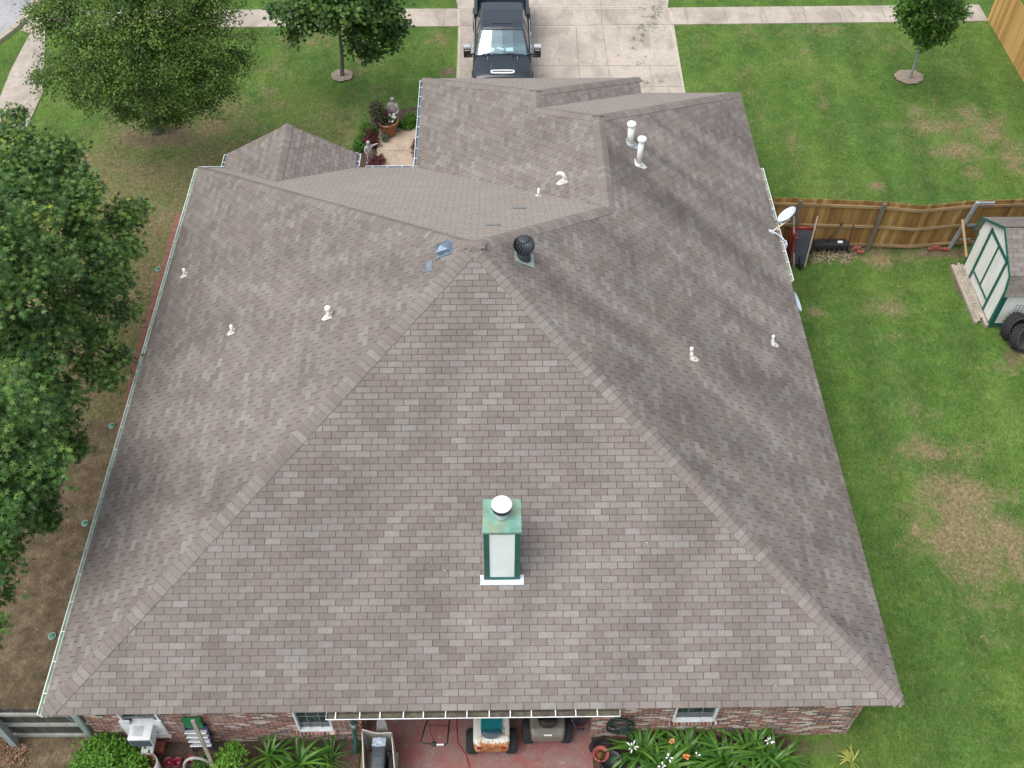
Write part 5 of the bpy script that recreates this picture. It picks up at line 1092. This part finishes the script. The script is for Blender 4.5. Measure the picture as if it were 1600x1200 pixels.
for s in (-1, 1):
    m = MB(); m.extr([(s*.925, 1.32, 1.23), (s*.925, 2.40, 1.23), (s*.735, 2.42, rz_-.05), (s*.715, 1.82, rz_-.06)], (-s*.006, 0, 0)); obj('side_window', m, SGL, tk)
    m = MB(); m.extr([(s*.925, 2.50, 1.23), (s*.92, 3.50, 1.23), (s*.71, 3.42, rz_-.06), (s*.735, 2.48, rz_-.05)], (-s*.006, 0, 0)); obj('side_window', m, SGL, tk)
    mr = MB(); mr.tube([(s*.93, 1.42, 1.15), (s*1.05, 1.34, 1.17), (s*1.16, 1.36, 1.19)], .035, 8); mr.tube([(s*1.0, 1.30, 1.12), (s*1.2, 1.30, 1.14)], .03, 8); mr.box((s*1.19, 1.42, 1.22), (.24, .17, .34)); mo = obj('mirror', mr, BLACK, tk, bevel=.02)
    mr = MB(); mr.box((s*1.19, 1.44, 1.41), (.245, .18, .09)); mr.box((s*1.19, 1.335, 1.33), (.2, .03, .04)); obj('mirror_cap', mr, CHR, mo, bevel=.015)
    for yy_ in (1.95, 2.75): h_ = MB(); h_.box((s*1.005, yy_, 1.08), (.035, .16, .035)); obj('door_handle', h_, CHR, tk, bevel=.008)
    h_ = MB(); h_.beam((s*.965, 1.35, 1.215), (s*.965, 3.5, 1.215), .014, .014); obj('window_trim', h_, CHR, tk)
    h_ = MB(); h_.box((s*.79, -.03, .99), (.32, .20, .18), rz=s*R(20)); obj('headlight', h_, plain('headlight_clear', (.80, .82, .84), .15, var=.02), tk, bevel=.03)
    h_ = MB(); h_.tube([(s*.5, .82, 1.305), (s*.5, 1.02, 1.315)], .008, 5); obj('washer_jet', h_, CHR, tk)
    h_ = MB(); h_.tube([(s*.62-.05, 1.08, 1.315), (s*.25-.15, 1.14, 1.33)], .01, 5); h_.tube([(s*.62-.05, 1.13, 1.318), (s*.22-.15, 1.18, 1.34)], .006, 4); obj('wiper', h_, BLACK, tk)
    for yy_ in (.62, 4.6):
        wh = MB(); wh.X = Matrix.Translation((s*.90, yy_, .40)) @ Matrix.Rotation(R(90), 4, 'Y'); wh.lathe([(.25, -.12), (.36, -.14), (.40, -.10), (.40, .10), (.36, .14), (.25, .12)], 28); wo = obj('wheel', wh, RUBBER, tk)
        wh = MB(); wh.X = Matrix.Translation((s*.90, yy_, .40)) @ Matrix.Rotation(R(90), 4, 'Y'); wh.lathe([(.02, -.10), (.24, -.11), (.25, -.08), (.25, .08), (.24, .11), (.02, .10)], 20); obj('rim', wh, CHR, wo)
        ar = MB(); ar.loft([[(s*(1.0), yy_+.47*math.cos(t), .42+.47*math.sin(t)), (s*1.04, yy_+.47*math.cos(t), .42+.47*math.sin(t)), (s*1.04, yy_+.52*math.cos(t), .42+.52*math.sin(t)), (s*.99, yy_+.53*math.cos(t), .42+.53*math.sin(t))] for t in np.linspace(0, math.pi, 12)]); obj('wheel_arch', ar, PAINT, tk)
m = MB(); m.box((0, -.10, .62), (1.9, .22, .30)); obj('front_bumper', m, CHR, tk, bevel=.05)
m = MB(); m.box((0, .0, .90), (1.25, .08, .26)); obj('grille', m, BLACK, tk, bevel=.02)
m = MB()                                        # load bed
m.b2(-.98, -.86, 3.66, 5.95, .45, 1.32); m.b2(.86, .98, 3.66, 5.95, .45, 1.32); m.b2(-.86, .86, 3.66, 3.74, .45, 1.32); m.b2(-.86, .86, 5.87, 5.95, .45, 1.30); m.b2(-.86, .86, 3.74, 5.87, .68, .74)
obj('load_bed', m, PAINT, tk, bevel=.02)
m = MB(); m.b2(-.78, .78, 1.36, 1.78, 1.20, 1.315); obj('dashboard', m, plain('dashboard_grey', (.10, .12, .12), .8), tk)
m = MB(); 
for s in (-1, 1): m.box((s*.38, 2.1, .98), (.5, .5, .2)); m.box((s*.38, 2.38, 1.3), (.48, .14, .62), rx=R(-12)); m.box((s*.38, 2.42, 1.66), (.26, .1, .16))
m.box((0, 3.2, 1.25), (1.4, .2, .7)); obj('seats', m, plain('seat_grey', (.14, .17, .18), .8), tk, bevel=.03)
m = MB(); m.box((.0, 1.62, 1.74), (.24, .05, .10)); obj('rear_view_mirror', m, plain('mirror_grey', (.1, .1, .12), .4), tk, bevel=.01)
m = MB(); m.lathe([(.17, -.012), (.19, 0), (.17, .012)], 20, (.40, 1.72, 1.22), rot=Matrix.Rotation(R(-60), 3, 'X')); obj('steering_wheel', m, BLACK, tk)
SLIP = plain('white_paper', (.85, .88, .86), .8, var=.03)
for (x, y, a_, b_, rz, lb) in [(-.50, 1.40, .46, .20, -.1, 'wide pale paper on the dashboard at the left'), (.24, 1.40, .25, .20, .03, 'square white paper on the dashboard at the right'), (-.06, 1.45, .26, .10, -.5, 'crumpled white paper between the other dashboard papers')]:
    m = MB(); m.box((0, 0, 0), (a_, b_, .012)); single('paper_sheet', lb+' of the pickup', 'paper', m, SLIP, (8.66+x, 22.10+y, 1.345), rz, 'papers behind the windscreen')
m = MB(); m.box((0, 0, .16), (1.0, .5, .32)); m.box((0, -.05, .34), (.7, .36, .04)); m.box((.3, -.15, .34), (.2, .12, .06)); single('cargo_box', 'dark red box in the truck bed behind the cab', 'box', m, plain('cargo_red', (.25, .03, .04), .5), (8.55, 26.12, .76), .05, bevel=.02)
m = MB(); m.box((0, 0, .15), (.35, .4, .3)); m.box((0, 0, .31), (.3, .34, .03)); single('cargo_box', 'white box at the right of the truck bed', 'box', m, WHITE, (9.25, 26.1, .76), .1, bevel=.02)
# weeds in the driveway joints and moss
foliage_pts = []
for (u, v, n_, s_) in [(1022, 12, 26, 8), (1020, 25, 26, 7), (1018, 38, 22, 7), (1010, 45, 20, 8), (1000, 42, 10, 6), (998, 55, 16, 6), (996, 66, 12, 6), (985, 80, 6, 6), (1005, 90, 5, 8), (996, 102, 6, 6), (1010, 127, 7, 3), (1030, 127, 4, 3), (965, 87, 4, 5), (1060, 60, 3, 20), (1030, 18, 14, 6)]:
    for _ in range(max(1, n_//2)): foliage_pts.append((*at(u+random.gauss(0, s_), v+random.gauss(0, s_*.6), .03), random.uniform(.02, .045)))
wd, _ = foliage('driveway_weeds', foliage_pts, 1500, .035, LEAF_MAPLE, None, 'kite', per=5, spread=.045, flat=.4, tint0=(.5, 1)); tag(wd, 'tufts of weeds growing from the driveway joint', 'weeds', kind='stuff')
# ================================================================== BACK OF THE HOUSE, bottom edge
ac = thing('window_air_conditioner', 'white air conditioner sticking out of the left window', 'air conditioner', (1.45, .2, .8))
m = MB(); m.b2(1.22, 1.66, .03, .50, .78, 1.12); abox = obj('casing', m, WHITE, ac, world=True, bevel=.015)
m = MB()
for k in range(9): m.b2(1.30, 1.50, .10+k*.022, .110+k*.022, 1.121, 1.124)
obj('top_vents', m, plain('grey_slots', (.33, .35, .37), .6), ac, world=True)
m = MB(); m.b2(1.245, 1.635, .018, .032, .80, 1.06); obj('rear_grille', m, plain('dark_grille', (.07, .08, .11), .6), ac, world=True)
m = MB(); m.b2(1.02, 1.22, .33, .38, .60, 1.22); m.b2(1.66, 1.83, .33, .38, .60, 1.22); obj('side_panels', m, WHITE, ac, world=True)
m = MB(); m.b2(1.28, 1.62, .12, .5, .70, .775); m.b2(1.32, 1.56, -.02, .3, .45, .5); obj('support_tray', m, plain('pale_support', (.5, .54, .55), .6), ac, world=True, bevel=.006)
m = MB(); m.b2(1.3, 1.66, .14, .36, .04, .22); single('brick_block', 'small stack of brick under the air conditioner', 'brick pile', m, BRK, bevel=.01)
wp = thing('planter', 'white cylindrical planter with brown inside by the bright bush', 'planter', (1.47, -.20, 0))
m = MB(); m.mi = 0; m.lathe([(.19, .02), (.20, .03), (.215, .50), (.205, .505)], 32, top=False); m.mi = 1; m.lathe([(.205, .505), (.19, .50), (.18, .14), (.001, .13)], 32, top=False); obj('pot', m, [WHITE, plain('planter_inside', (.20, .10, .065), .8, var=.3)], wp)
for (u, v), lb in zip([(262, 1190), (276, 1190), (297, 1186)], ['left one of the touching pair', 'right one of the touching pair', 'single one next to the hoop']):
    q = at(u, v, .2); o = thing('glazed_pot', 'small glossy dark red pot, '+lb, 'plant pot', (q.x, q.y, 0), 0, 'small dark red pots in the bed')
    m = MB(); m.lathe([(.055, .02), (.085, .10), (.095, .18), (.10, .2), (.088, .2), (.07, .1), (.001, .08)], 24); obj('pot', m, plain('wine_glaze', (.16, .012, .028), .2, var=.1), o)
m = MB(); hp_ = [Vector((2.42+.30*math.cos(t), -.16+.12*math.sin(t)*.3, .02+.52*math.sin(t))) for t in np.linspace(0, math.pi, 18)]; m.tube(hp_, .03, 8); single('garden_hoop', 'grey arched hoop standing in the bed below the slatted shutter', 'garden hoop', m, plain('hoop_grey', (.33, .33, .29), .7))
m = MB(); m.beam((2.70, .02, 2.05), (2.78, -.28, .02), .07, .05); single('leaning_pole', 'pale weathered timber pole standing in the bed against the eave', 'pole', m, WOODG, bevel=.006)
sl = thing('slatted_shutter', 'white slatted panel with a green board on top leaning on brick', 'shutter', (2.45, .3, 0))
m = MB(); m.b2(2.27, 2.62, .30, .36, .98, 1.36); obj('green_board', m, plain('bright_green_board', (.012, .17, .06), .5), sl, world=True)
m = MB()
for k in range(4): m.box((2.45, .26-.02*k, .88-.17*k), (.42, .11, .02), rx=R(-35))
obj('slats', m, WHITE, sl, world=True)
m = MB(); 
for x in (2.24, 2.66): m.beam((x, .34, 1.0), (x, .18, .1), .03, .05)
m.b2(2.26, 2.64, .33, .34, .2, .98); obj('frame', m, plain('navy_frame', (.04, .05, .12), .6), sl, world=True)
# --- patio
CRT = plain('beige_resin', (.40, .38, .33), .6, var=.12)
ct = thing('storage_cart', 'beige storage cart with wavy top edges at the left of the patio', 'cart', (6.05, .0, 0))
def wavy(x0, y0_, x1, y1_, z, amp, nm):
    m = MB(); rows = []
    for k in range(17):
        t = k/16; x = x0+(x1-x0)*t; y = y0_+(y1_-y0_)*t; zz = z+amp*math.cos(2*math.pi*t); rows.append([(x, y, .06), (x, y, zz), (x+.012, y+.012, zz), (x+.012, y+.012, .06)])
    m.loft(rows, closed=True, caps=True); o = obj(nm, m, CRT, ct, world=True)
    m = MB(); m.tube([(x0+(x1-x0)*k/16, y0_+(y1_-y0_)*k/16, z+.006+amp*math.cos(2*math.pi*k/16)) for k in range(17)], .012, 6); obj('rim', m, plain('resin_rim', (.62, .58, .50), .5), o, world=True)
wavy(5.72, .20, 6.30, .13, 1.0, .05, 'rear_panel'); wavy(5.72, .18, 5.83, -.75, .98, .02, 'side_panel'); wavy(6.30, .10, 6.42, -.75, .92, .02, 'side_panel')
m = MB(); m.b2(5.78, 6.36, -.75, .1, .06, .10); obj('floor', m, CRT, ct, world=True)
m = MB(); m.box((6.06, -.30, .52), (.26, .44, .84)); tb = single('plastic_bin', 'charcoal lidded bin standing inside the beige cart', 'bin', m, plain('charcoal_plastic', (.045, .055, .062), .45, var=.15), bevel=.025)
m = MB(); m.b2(5.98, 6.13, -.24, -.22, .943, .950); m.b2(5.97, 6.14, -.50, -.30, .942, .948); obj('lid_panel', m, plain('charcoal_panel', (.07, .085, .095), .4), tb)
m = MB(); m.b2(6.24, 6.35, -.6, -.12, .12, .78); single('black_bag', 'black rounded bag between the bin and the cart side', 'bag', m, BLACK, bevel=.05)
m = MB(); mm = [(random.uniform(-.13, .13), random.uniform(-.05, .06)) for _ in range(3)]
m.smooth = False; gx = [(5.93+.26*i/6, -.09+.16*j/4, .97+.035*fbm(i*3.1, j*2.7, .6, 3)) for j in range(5) for i in range(7)]; m.add(gx, [(j*7+i, j*7+i+1, (j+1)*7+i+1, (j+1)*7+i) for j in range(4) for i in range(6)])
ob = single('plastic_bag', 'crumpled pale blue plastic bag on the charcoal bin', 'bag', m, plain('blue_white_plastic', (.42, .48, .56), .3)); md = ob.modifiers.new('s', 'SOLIDIFY'); md.thickness = .03
ib = thing('ironing_board', 'pointed grey board standing upright in the beige cart', 'board', (6.1, .2, 0))
m = MB(); pl = [Vector((6.10+x, .16+.18*z, .35+z)) for x, z in [(-.10, 0), (-.10, .55), (-.085, .75), (-.05, .93), (0, 1.04), (.05, .93), (.085, .75), (.10, .55), (.10, 0)]]; m.extr(pl, (0, .025, 0)); obj('board_top', m, plain('grey_cloth', (.27, .27, .26), .8), ib, world=True, bevel=.004)
m = MB(); m.tube([p+Vector((0, -.003, 0)) for p in pl], .008, 5); obj('edge_band', m, plain('pale_edge', (.45, .45, .43), .6), ib, world=True)
m = MB(); m.tube([(6.05, .30, .9), (5.85, .75, 1.75)], .014, 6); obj('leg', m, METALG, ib, world=True)
# push mower
pm = thing('push_mower', 'black push mower with its folded handle toward the camera', 'lawn mower', (7.2, .8, 0))
m = MB(); m.tube([(7.06, .85, .55), (6.93, .35, .80), (6.87, -.02, .98), (6.92, -.06, .99), (7.34, -.10, .99), (7.39, -.05, .98), (7.40, .35, .80), (7.42, .85, .55)], .014, 8); m.tube([(6.94, .38, .79), (7.40, .36, .79)], .009, 6); obj('handle', m, BLACK, pm, world=True)
m = MB(); m.tube([(7.00, .5, .7), (7.05, .2, .75), (7.14, -.02, .95)], .005, 5); m.lathe([(.045, -.01), (.05, .02), (.03, .045)], 14, (7.13, -.08, 1.0)); m.tube([(7.38, .3, .83), (7.44, .22, .86)], .01, 5); obj('control_cable', m, BLACK, pm, world=True)
m = MB(); m.b2(7.18, 7.32, -.115, -.085, 1.0, 1.015); obj('handle_label', m, WHITE, pm, world=True)
m = MB(); m.box((7.24, .95, .42), (.42, .5, .26), taper=.85); obj('grass_box', m, plain('mower_slate', (.035, .045, .055), .6), pm, world=True, bevel=.03)
m = MB(); m.box((7.24, 1.5, .28), (.5, .6, .16), taper=.9); m.lathe([(.14, .3), (.14, .46), (.10, .5), (.001, .5)], 20, (7.24, 1.5, 0)); obj('deck', m, plain('mower_red', (.3, .02, .02), .4), pm, world=True, bevel=.02)
for x in (6.97, 7.51):
    for y in (1.25, 1.75): m = MB(); m.X = Matrix.Translation((x, y, .12)) @ Matrix.Rotation(R(90), 4, 'Y'); m.lathe([(.03, -.025), (.11, -.025), (.12, 0), (.11, .025), (.03, .025)], 18); obj('wheel', m, RUBBER, pm, world=True)
# lawn tractors, backs to the camera
def tractor(label, x, y, bodym, seatm, w2, seatw, rust=False, group='riding mowers parked on the patio'):
    o = thing('riding_mower', label, 'riding mower', (x, y, .04), 0, group)
    def fsec(y_, w_, z, cz_): return [(-w_, y_, z-.20), (-w_, y_, z-.03), (-w_+.04, y_, z), (-w_*.5, y_, cz_), (w_*.5, y_, cz_), (w_-.04, y_, z), (w_, y_, z-.03), (w_, y_, z-.20)]
    m = MB(); m.smooth = False; m.loft([fsec(-.06, w2*.86, .60, .60), fsec(-.03, w2*.93, .66, .66), fsec(.08, w2, .70, .69), fsec(.5, w2*1.0, .70, .69), fsec(.66, w2*.93, .64, .6)], caps=True); fd = obj('fender', m, bodym, o, bevel=.02)
    m = MB(); m.b2(-.20, .20, .55, 1.35, .25, .32); m.b2(-.22, .22, .7, .74, .3, .62); obj('footdeck', m, BLACK, o, bevel=.01)
    m = MB(); m.loft([[(-.26, y_, .3), (-.26, y_, z-.06), (-.18, y_, z), (.18, y_, z), (.26, y_, z-.06), (.26, y_, .3)] for y_, z in ((1.1, .78), (1.5, .76), (1.85, .70), (1.95, .6))], caps=True); obj('bonnet', m, bodym, o, bevel=.02)
    m = MB(); m.lathe([(.15, -.01), (.17, 0), (.15, .012)], 24, (0, .98, .93), rot=Matrix.Rotation(R(25), 3, 'X')); m.tube([(0, 1.12, .75), (0, .98, .93)], .02, 8); obj('steering_wheel', m, BLACK, o)
    s = MB(); s.smooth = False
    s.loft([[(-seatw*f, y_, z-.05), (-seatw*f, y_, z), (-seatw*.6*f, y_, z-.02), (seatw*.6*f, y_, z-.02), (seatw*f, y_, z), (seatw*f, y_, z-.05)] for y_, z, f in ((.14, .80, .7), (.18, .83, .92), (.24, .80, 1), (.50, .78, 1), (.56, .74, .9))], caps=True)
    so_ = obj('seat', s, seatm, o, bevel=.02)
    s = MB(); s.loft([[(-seatw*f, .10-b_, z), (-seatw*f*.6, .075-b_, z), (0, .06-b_, z), (seatw*f*.6, .075-b_, z), (seatw*f, .10-b_, z), (seatw*f, .155-b_, z), (-seatw*f, .155-b_, z)] for z, f, b_ in ((.74, .75, 0), (.84, .95, .0), (.98, .95, .015), (1.03, .8, .02))], closed=True, caps=True); obj('seat_back', s, seatm if not rust else plain('seat_back_blue', (.02, .075, .11), .35), so_, bevel=.015)
    for sx in (-1, 1):
        m = MB(); m.X = Matrix.Translation((sx*(w2+.03), .22, .24)) @ Matrix.Rotation(R(90), 4, 'Y'); m.lathe([(.10, -.10), (.20, -.12), (.235, -.09), (.24, 0), (.235, .09), (.20, .12), (.10, .10)], 26)
        for k in range(22): t = 2*math.pi*k/22; m.box((math.cos(t)*.238, math.sin(t)*.238, -.045), (.02, .02, .09), rz=t, rx=.4); m.box((math.cos(t)*.238, math.sin(t)*.238, .045), (.02, .02, .09), rz=t, rx=-.4)
        obj('rear_wheel', m, RUBBER, o)
        m = MB(); m.X = Matrix.Translation((sx*.36, 1.65, .17)) @ Matrix.Rotation(R(90), 4, 'Y'); m.lathe([(.07, -.06), (.15, -.07), (.17, 0), (.15, .07), (.07, .06)], 20); obj('front_wheel', m, RUBBER, o)
    return o, fd
RUSTY = NT('rusty_white_paint'); _p = RUSTY.obj(); _x = RUSTY.xyz(_p)
_f = RUSTY.m('ADD', RUSTY.noise(_p, 9, 6, .7), RUSTY.fr(_x[1], -.08, .12, .22, 0)); _c = RUSTY.mix(RUSTY.fr(_f, .56, .64, 0, 1), (.62, .64, .58), (.42, .17, .045)); _c = RUSTY.mix(RUSTY.fr(_f, .66, .74, 0, .8), _c, (.20, .07, .025)); RUSTY.base(_c).rough(.55); RUSTY = RUSTY.mat
t1, f1 = tractor('white rusty riding mower with a teal seat', 8.24, .02, RUSTY, plain('teal_vinyl', (.012, .20, .23), .35, var=.12), .36, .21, True)
m = MB(); 
for sx in (-1, 1): m.box((sx*.24, -.062, .615), (.09, .02, .045), rx=R(-20))
obj('tail_lights', m, plain('red_lens', (.25, .01, .015), .25), f1, bevel=.006)
t2, f2 = tractor('olive brown riding mower with a black seat', 9.36, .22, plain('olive_brown_paint', (.16, .145, .115), .4, var=.1), BLACK, .35, .19)
m = MB(); m.box((0, -.045, .675), (.16, .012, .03), rx=R(-35)); obj('sticker', m, WHITE, f2)
# hose reel on wall, bag, pot
m = MB(); hc = Vector((10.78, .26, 1.02))
for k in range(9):
    r_ = .17+.014*k; c_ = hc+Vector((random.uniform(-.02, .02), random.uniform(-.05, .05), random.uniform(-.02, .02)-.012*k)); m.tube([c_+Vector((r_*math.cos(t), .02*math.sin(3*t+k), r_*1.25*math.sin(t))) for t in np.linspace(0, 2*math.pi, 34)], .013, 6, cap=False)
hz = single('hose_coil', 'dark green garden hose coiled on the brick beside the patio', 'garden hose', m, plain('hose_dark_green', (.018, .035, .03), .4, var=.3))
m = MB()
for k in range(6):
    r_ = .12+.02*k; m.tube([Vector((10.5+r_*math.cos(t)*1.3, .12+r_*math.sin(t)*.9, .08+.02*k+.02*math.sin(2*t+k))) for t in np.linspace(.3*k, 5.5+.2*k, 26)], .012, 6)
single('hose_coil', 'loose black hose lying on the ground below the hanging one', 'garden hose', m, BLACK)
m = MB(); m.lathe([(.20, .02), (.22, .1), (.225, .34), (.21, .35), (.20, .2), (.001, .18)], 28, (0, 0, 0)); single('tub', 'black plastic tub at the lily end of the patio', 'tub', m, BLACK, (10.62, -.22, 0))
o = thing('flower_pot', 'pinkish terracotta pot with brown soil by the black tub', 'flower pot', (10.42, -.06, .04)); m = MB(); m.lathe([(.09, 0), (.14, .24), (.16, .24), (.165, .29), (.14, .29), (.125, .22), (.001, .2)], 28); obj('pot', m, plain('pink_terracotta', (.34, .085, .065), .6, var=.15), o)
m = MB(); m.lathe([(.001, .205), (.12, .215), (.001, .225)], 20); obj('soil', m, plain('orange_soil', (.20, .10, .03), .9), o)
m = MB(); q = [Vector((7.55, 1.6, .05)), Vector((7.52, .7, .05)), Vector((7.55, .3, .05)), Vector((7.72, .05, .05)), Vector((7.80, -.2, .05)), Vector((7.78, -.6, .05))]; m.tube(q, .012, 6); single('extension_cord', 'thin red cord on the patio floor between push mower and white mower', 'cord', m, plain('red_cord', (.30, .03, .025), .5))
gj = MB(); gj.box((10.0, .75, .25), (.30, .25, .42)); gj.box((10.08, .6, .55), (.12, .12, .25), rz=.4); gj.tube([(9.85, .6, .5), (9.95, .42, .35), (10.12, .45, .3)], .03, 6); gj.lathe([(.06, 0), (.06, .3), (.03, .36)], 12, (9.9, .62, .3)); single('tool_heap', 'dark jumble of tools on the patio beside the right brick wall', 'tools', gj, plain('dark_mixed', (.04, .035, .045), .5, var=.8, scale=14), bevel=.01)
# leaf and twig litter on the left corner ground
lit = [(*at(random.uniform(0, 40), random.uniform(1163, 1200), .02), .05) for _ in range(60)]
lt, _ = foliage('leaf_litter', lit, 700, .05, plain('dry_leaves', (.24, .14, .085), .8, var=.6, scale=30), None, 'kite', per=8, spread=.05, flat=.2); tag(lt, 'dry brown leaf litter below the dark fence', 'leaf litter', kind='stuff')
lit = [(random.uniform(17.65, 18.9), random.uniform(14.35, 14.85), .02, .04) for _ in range(70)]
lt, _ = foliage('leaf_litter', lit, 800, .05, plain('pale_dry_leaves', (.33, .26, .18), .8, var=.5, scale=30), None, 'kite', per=8, spread=.05, flat=.2); tag(lt, 'pale dry leaf litter in front of the lawn aerator', 'leaf litter', kind='stuff')

# short grass tufts over the lawns: far too many to count
def grass_tufts(N=230000):
    x = RNG.uniform(-12, 30.5, N); y = RNG.uniform(-1.2, 29.3, N)
    bad = (x > .2) & (x < 15.6) & (y > -2) & (y < 19.3)
    bad |= (x > 6.9) & (x < 15.2) & (y > 19); bad |= (x > 3.5) & (x < 6.3) & (y > 16) & (y < 22.2)
    bad |= (y > 27.1) & (y < 28.65) & (x > -9.3) & (x < 27.1); bad |= (x > 21.6) & (x < 25.3) & (y > 11.6) & (y < 14.3)
    bad |= (x > -8.75) & (x < -6.9) & (y > 20.2); bad |= (x < -8.3) & (y < 21.5); bad |= (x < -8.9) & (y > 25.6); bad |= (x > .2) & (x < 14.4) & (y < .5)
    bad |= (x > -1.4) & (x < .3) & (y < 16.4)
    x, y = x[~bad], y[~bad]; n = len(x)
    dry = np.zeros(n); dirt = np.zeros(n)
    for L_, D in ((DRY, dry), (DIRTL, dirt)):
        for cx, cy, rx, ry, a in L_:
            d = ((x-cx)/rx)**2+((y-cy)/ry)**2; np.maximum(D, a*np.exp(-d*.9), out=D)
    left = (x < .4+np.maximum(0, (y-16)*.9)); dry[left] = np.maximum(dry[left], .75-np.maximum(0, (y[left]-19)*.1)); dirt[(x < .4) & (y < 8)] = 1
    keep = RNG.random(n) > np.clip(dirt*1.1, 0, .96); x, y, dry = x[keep], y[keep], dry[keep]; n = len(x)
    a = RNG.uniform(0, 2*np.pi, n); h = RNG.uniform(.012, .034, n); l = RNG.uniform(.02, .05, n); w = RNG.uniform(.006, .016, n)
    cx, sx = np.cos(a), np.sin(a)
    P = np.stack([np.stack([x-sx*w, y+cx*w, np.full(n, -.012)], 1), np.stack([x+sx*w, y-cx*w, np.full(n, -.012)], 1), np.stack([x+cx*l, y+sx*l, h], 1)], 1).reshape(-1, 3)
    me = bpy.data.meshes.new('grass'); me.vertices.add(3*n); me.vertices.foreach_set('co', P.ravel()); me.loops.add(3*n); me.loops.foreach_set('vertex_index', np.arange(3*n)); me.polygons.add(n)
    me.polygons.foreach_set('loop_start', np.arange(n)*3); me.polygons.foreach_set('loop_total', np.full(n, 3)); me.update(calc_edges=True)
    t = np.clip(RNG.normal(.33, .14, n)+np.where(RNG.random(n) < dry*1.1, .45, 0), 0, 1)
    at_ = me.attributes.new('tint', 'FLOAT', 'FACE'); at_.data.foreach_set('value', t.astype(np.float32))
    me.materials.append(leaf_mat('grass_blades', [(0, (.034, .085, .013)), (.3, (.070, .148, .021)), (.55, (.135, .205, .036)), (.75, (.24, .21, .09)), (1, (.40, .33, .18))], .2, .7))
    o = bpy.data.objects.new('grass', me); COL.objects.link(o); tag(o, 'short mown grass blades over the lawns around the house', 'grass', kind='stuff')
grass_tufts()

# a few stray bits of leaf and twig on the shingles
lit = []
for _ in range(130):
    x, y = random.uniform(.5, 15.4), random.uniform(.3, 15.3)
    z = min(zF(x, y), zL(x, y), zR(x, y), zB(x, y)) if not (x > 6.18 and y > 10.9) else None
    if z is None: continue
    lit.append((x, y, z+.02, .01))
rl_, _ = foliage('roof_litter', lit, 170, .035, plain('litter_mixed', (.33, .28, .17), .8, var=.7, scale=3), None, 'kite', per=1, spread=.004, flat=.2, up=2.5); tag(rl_, 'stray bits of leaf and grit scattered over the shingles', 'leaf litter', kind='stuff')
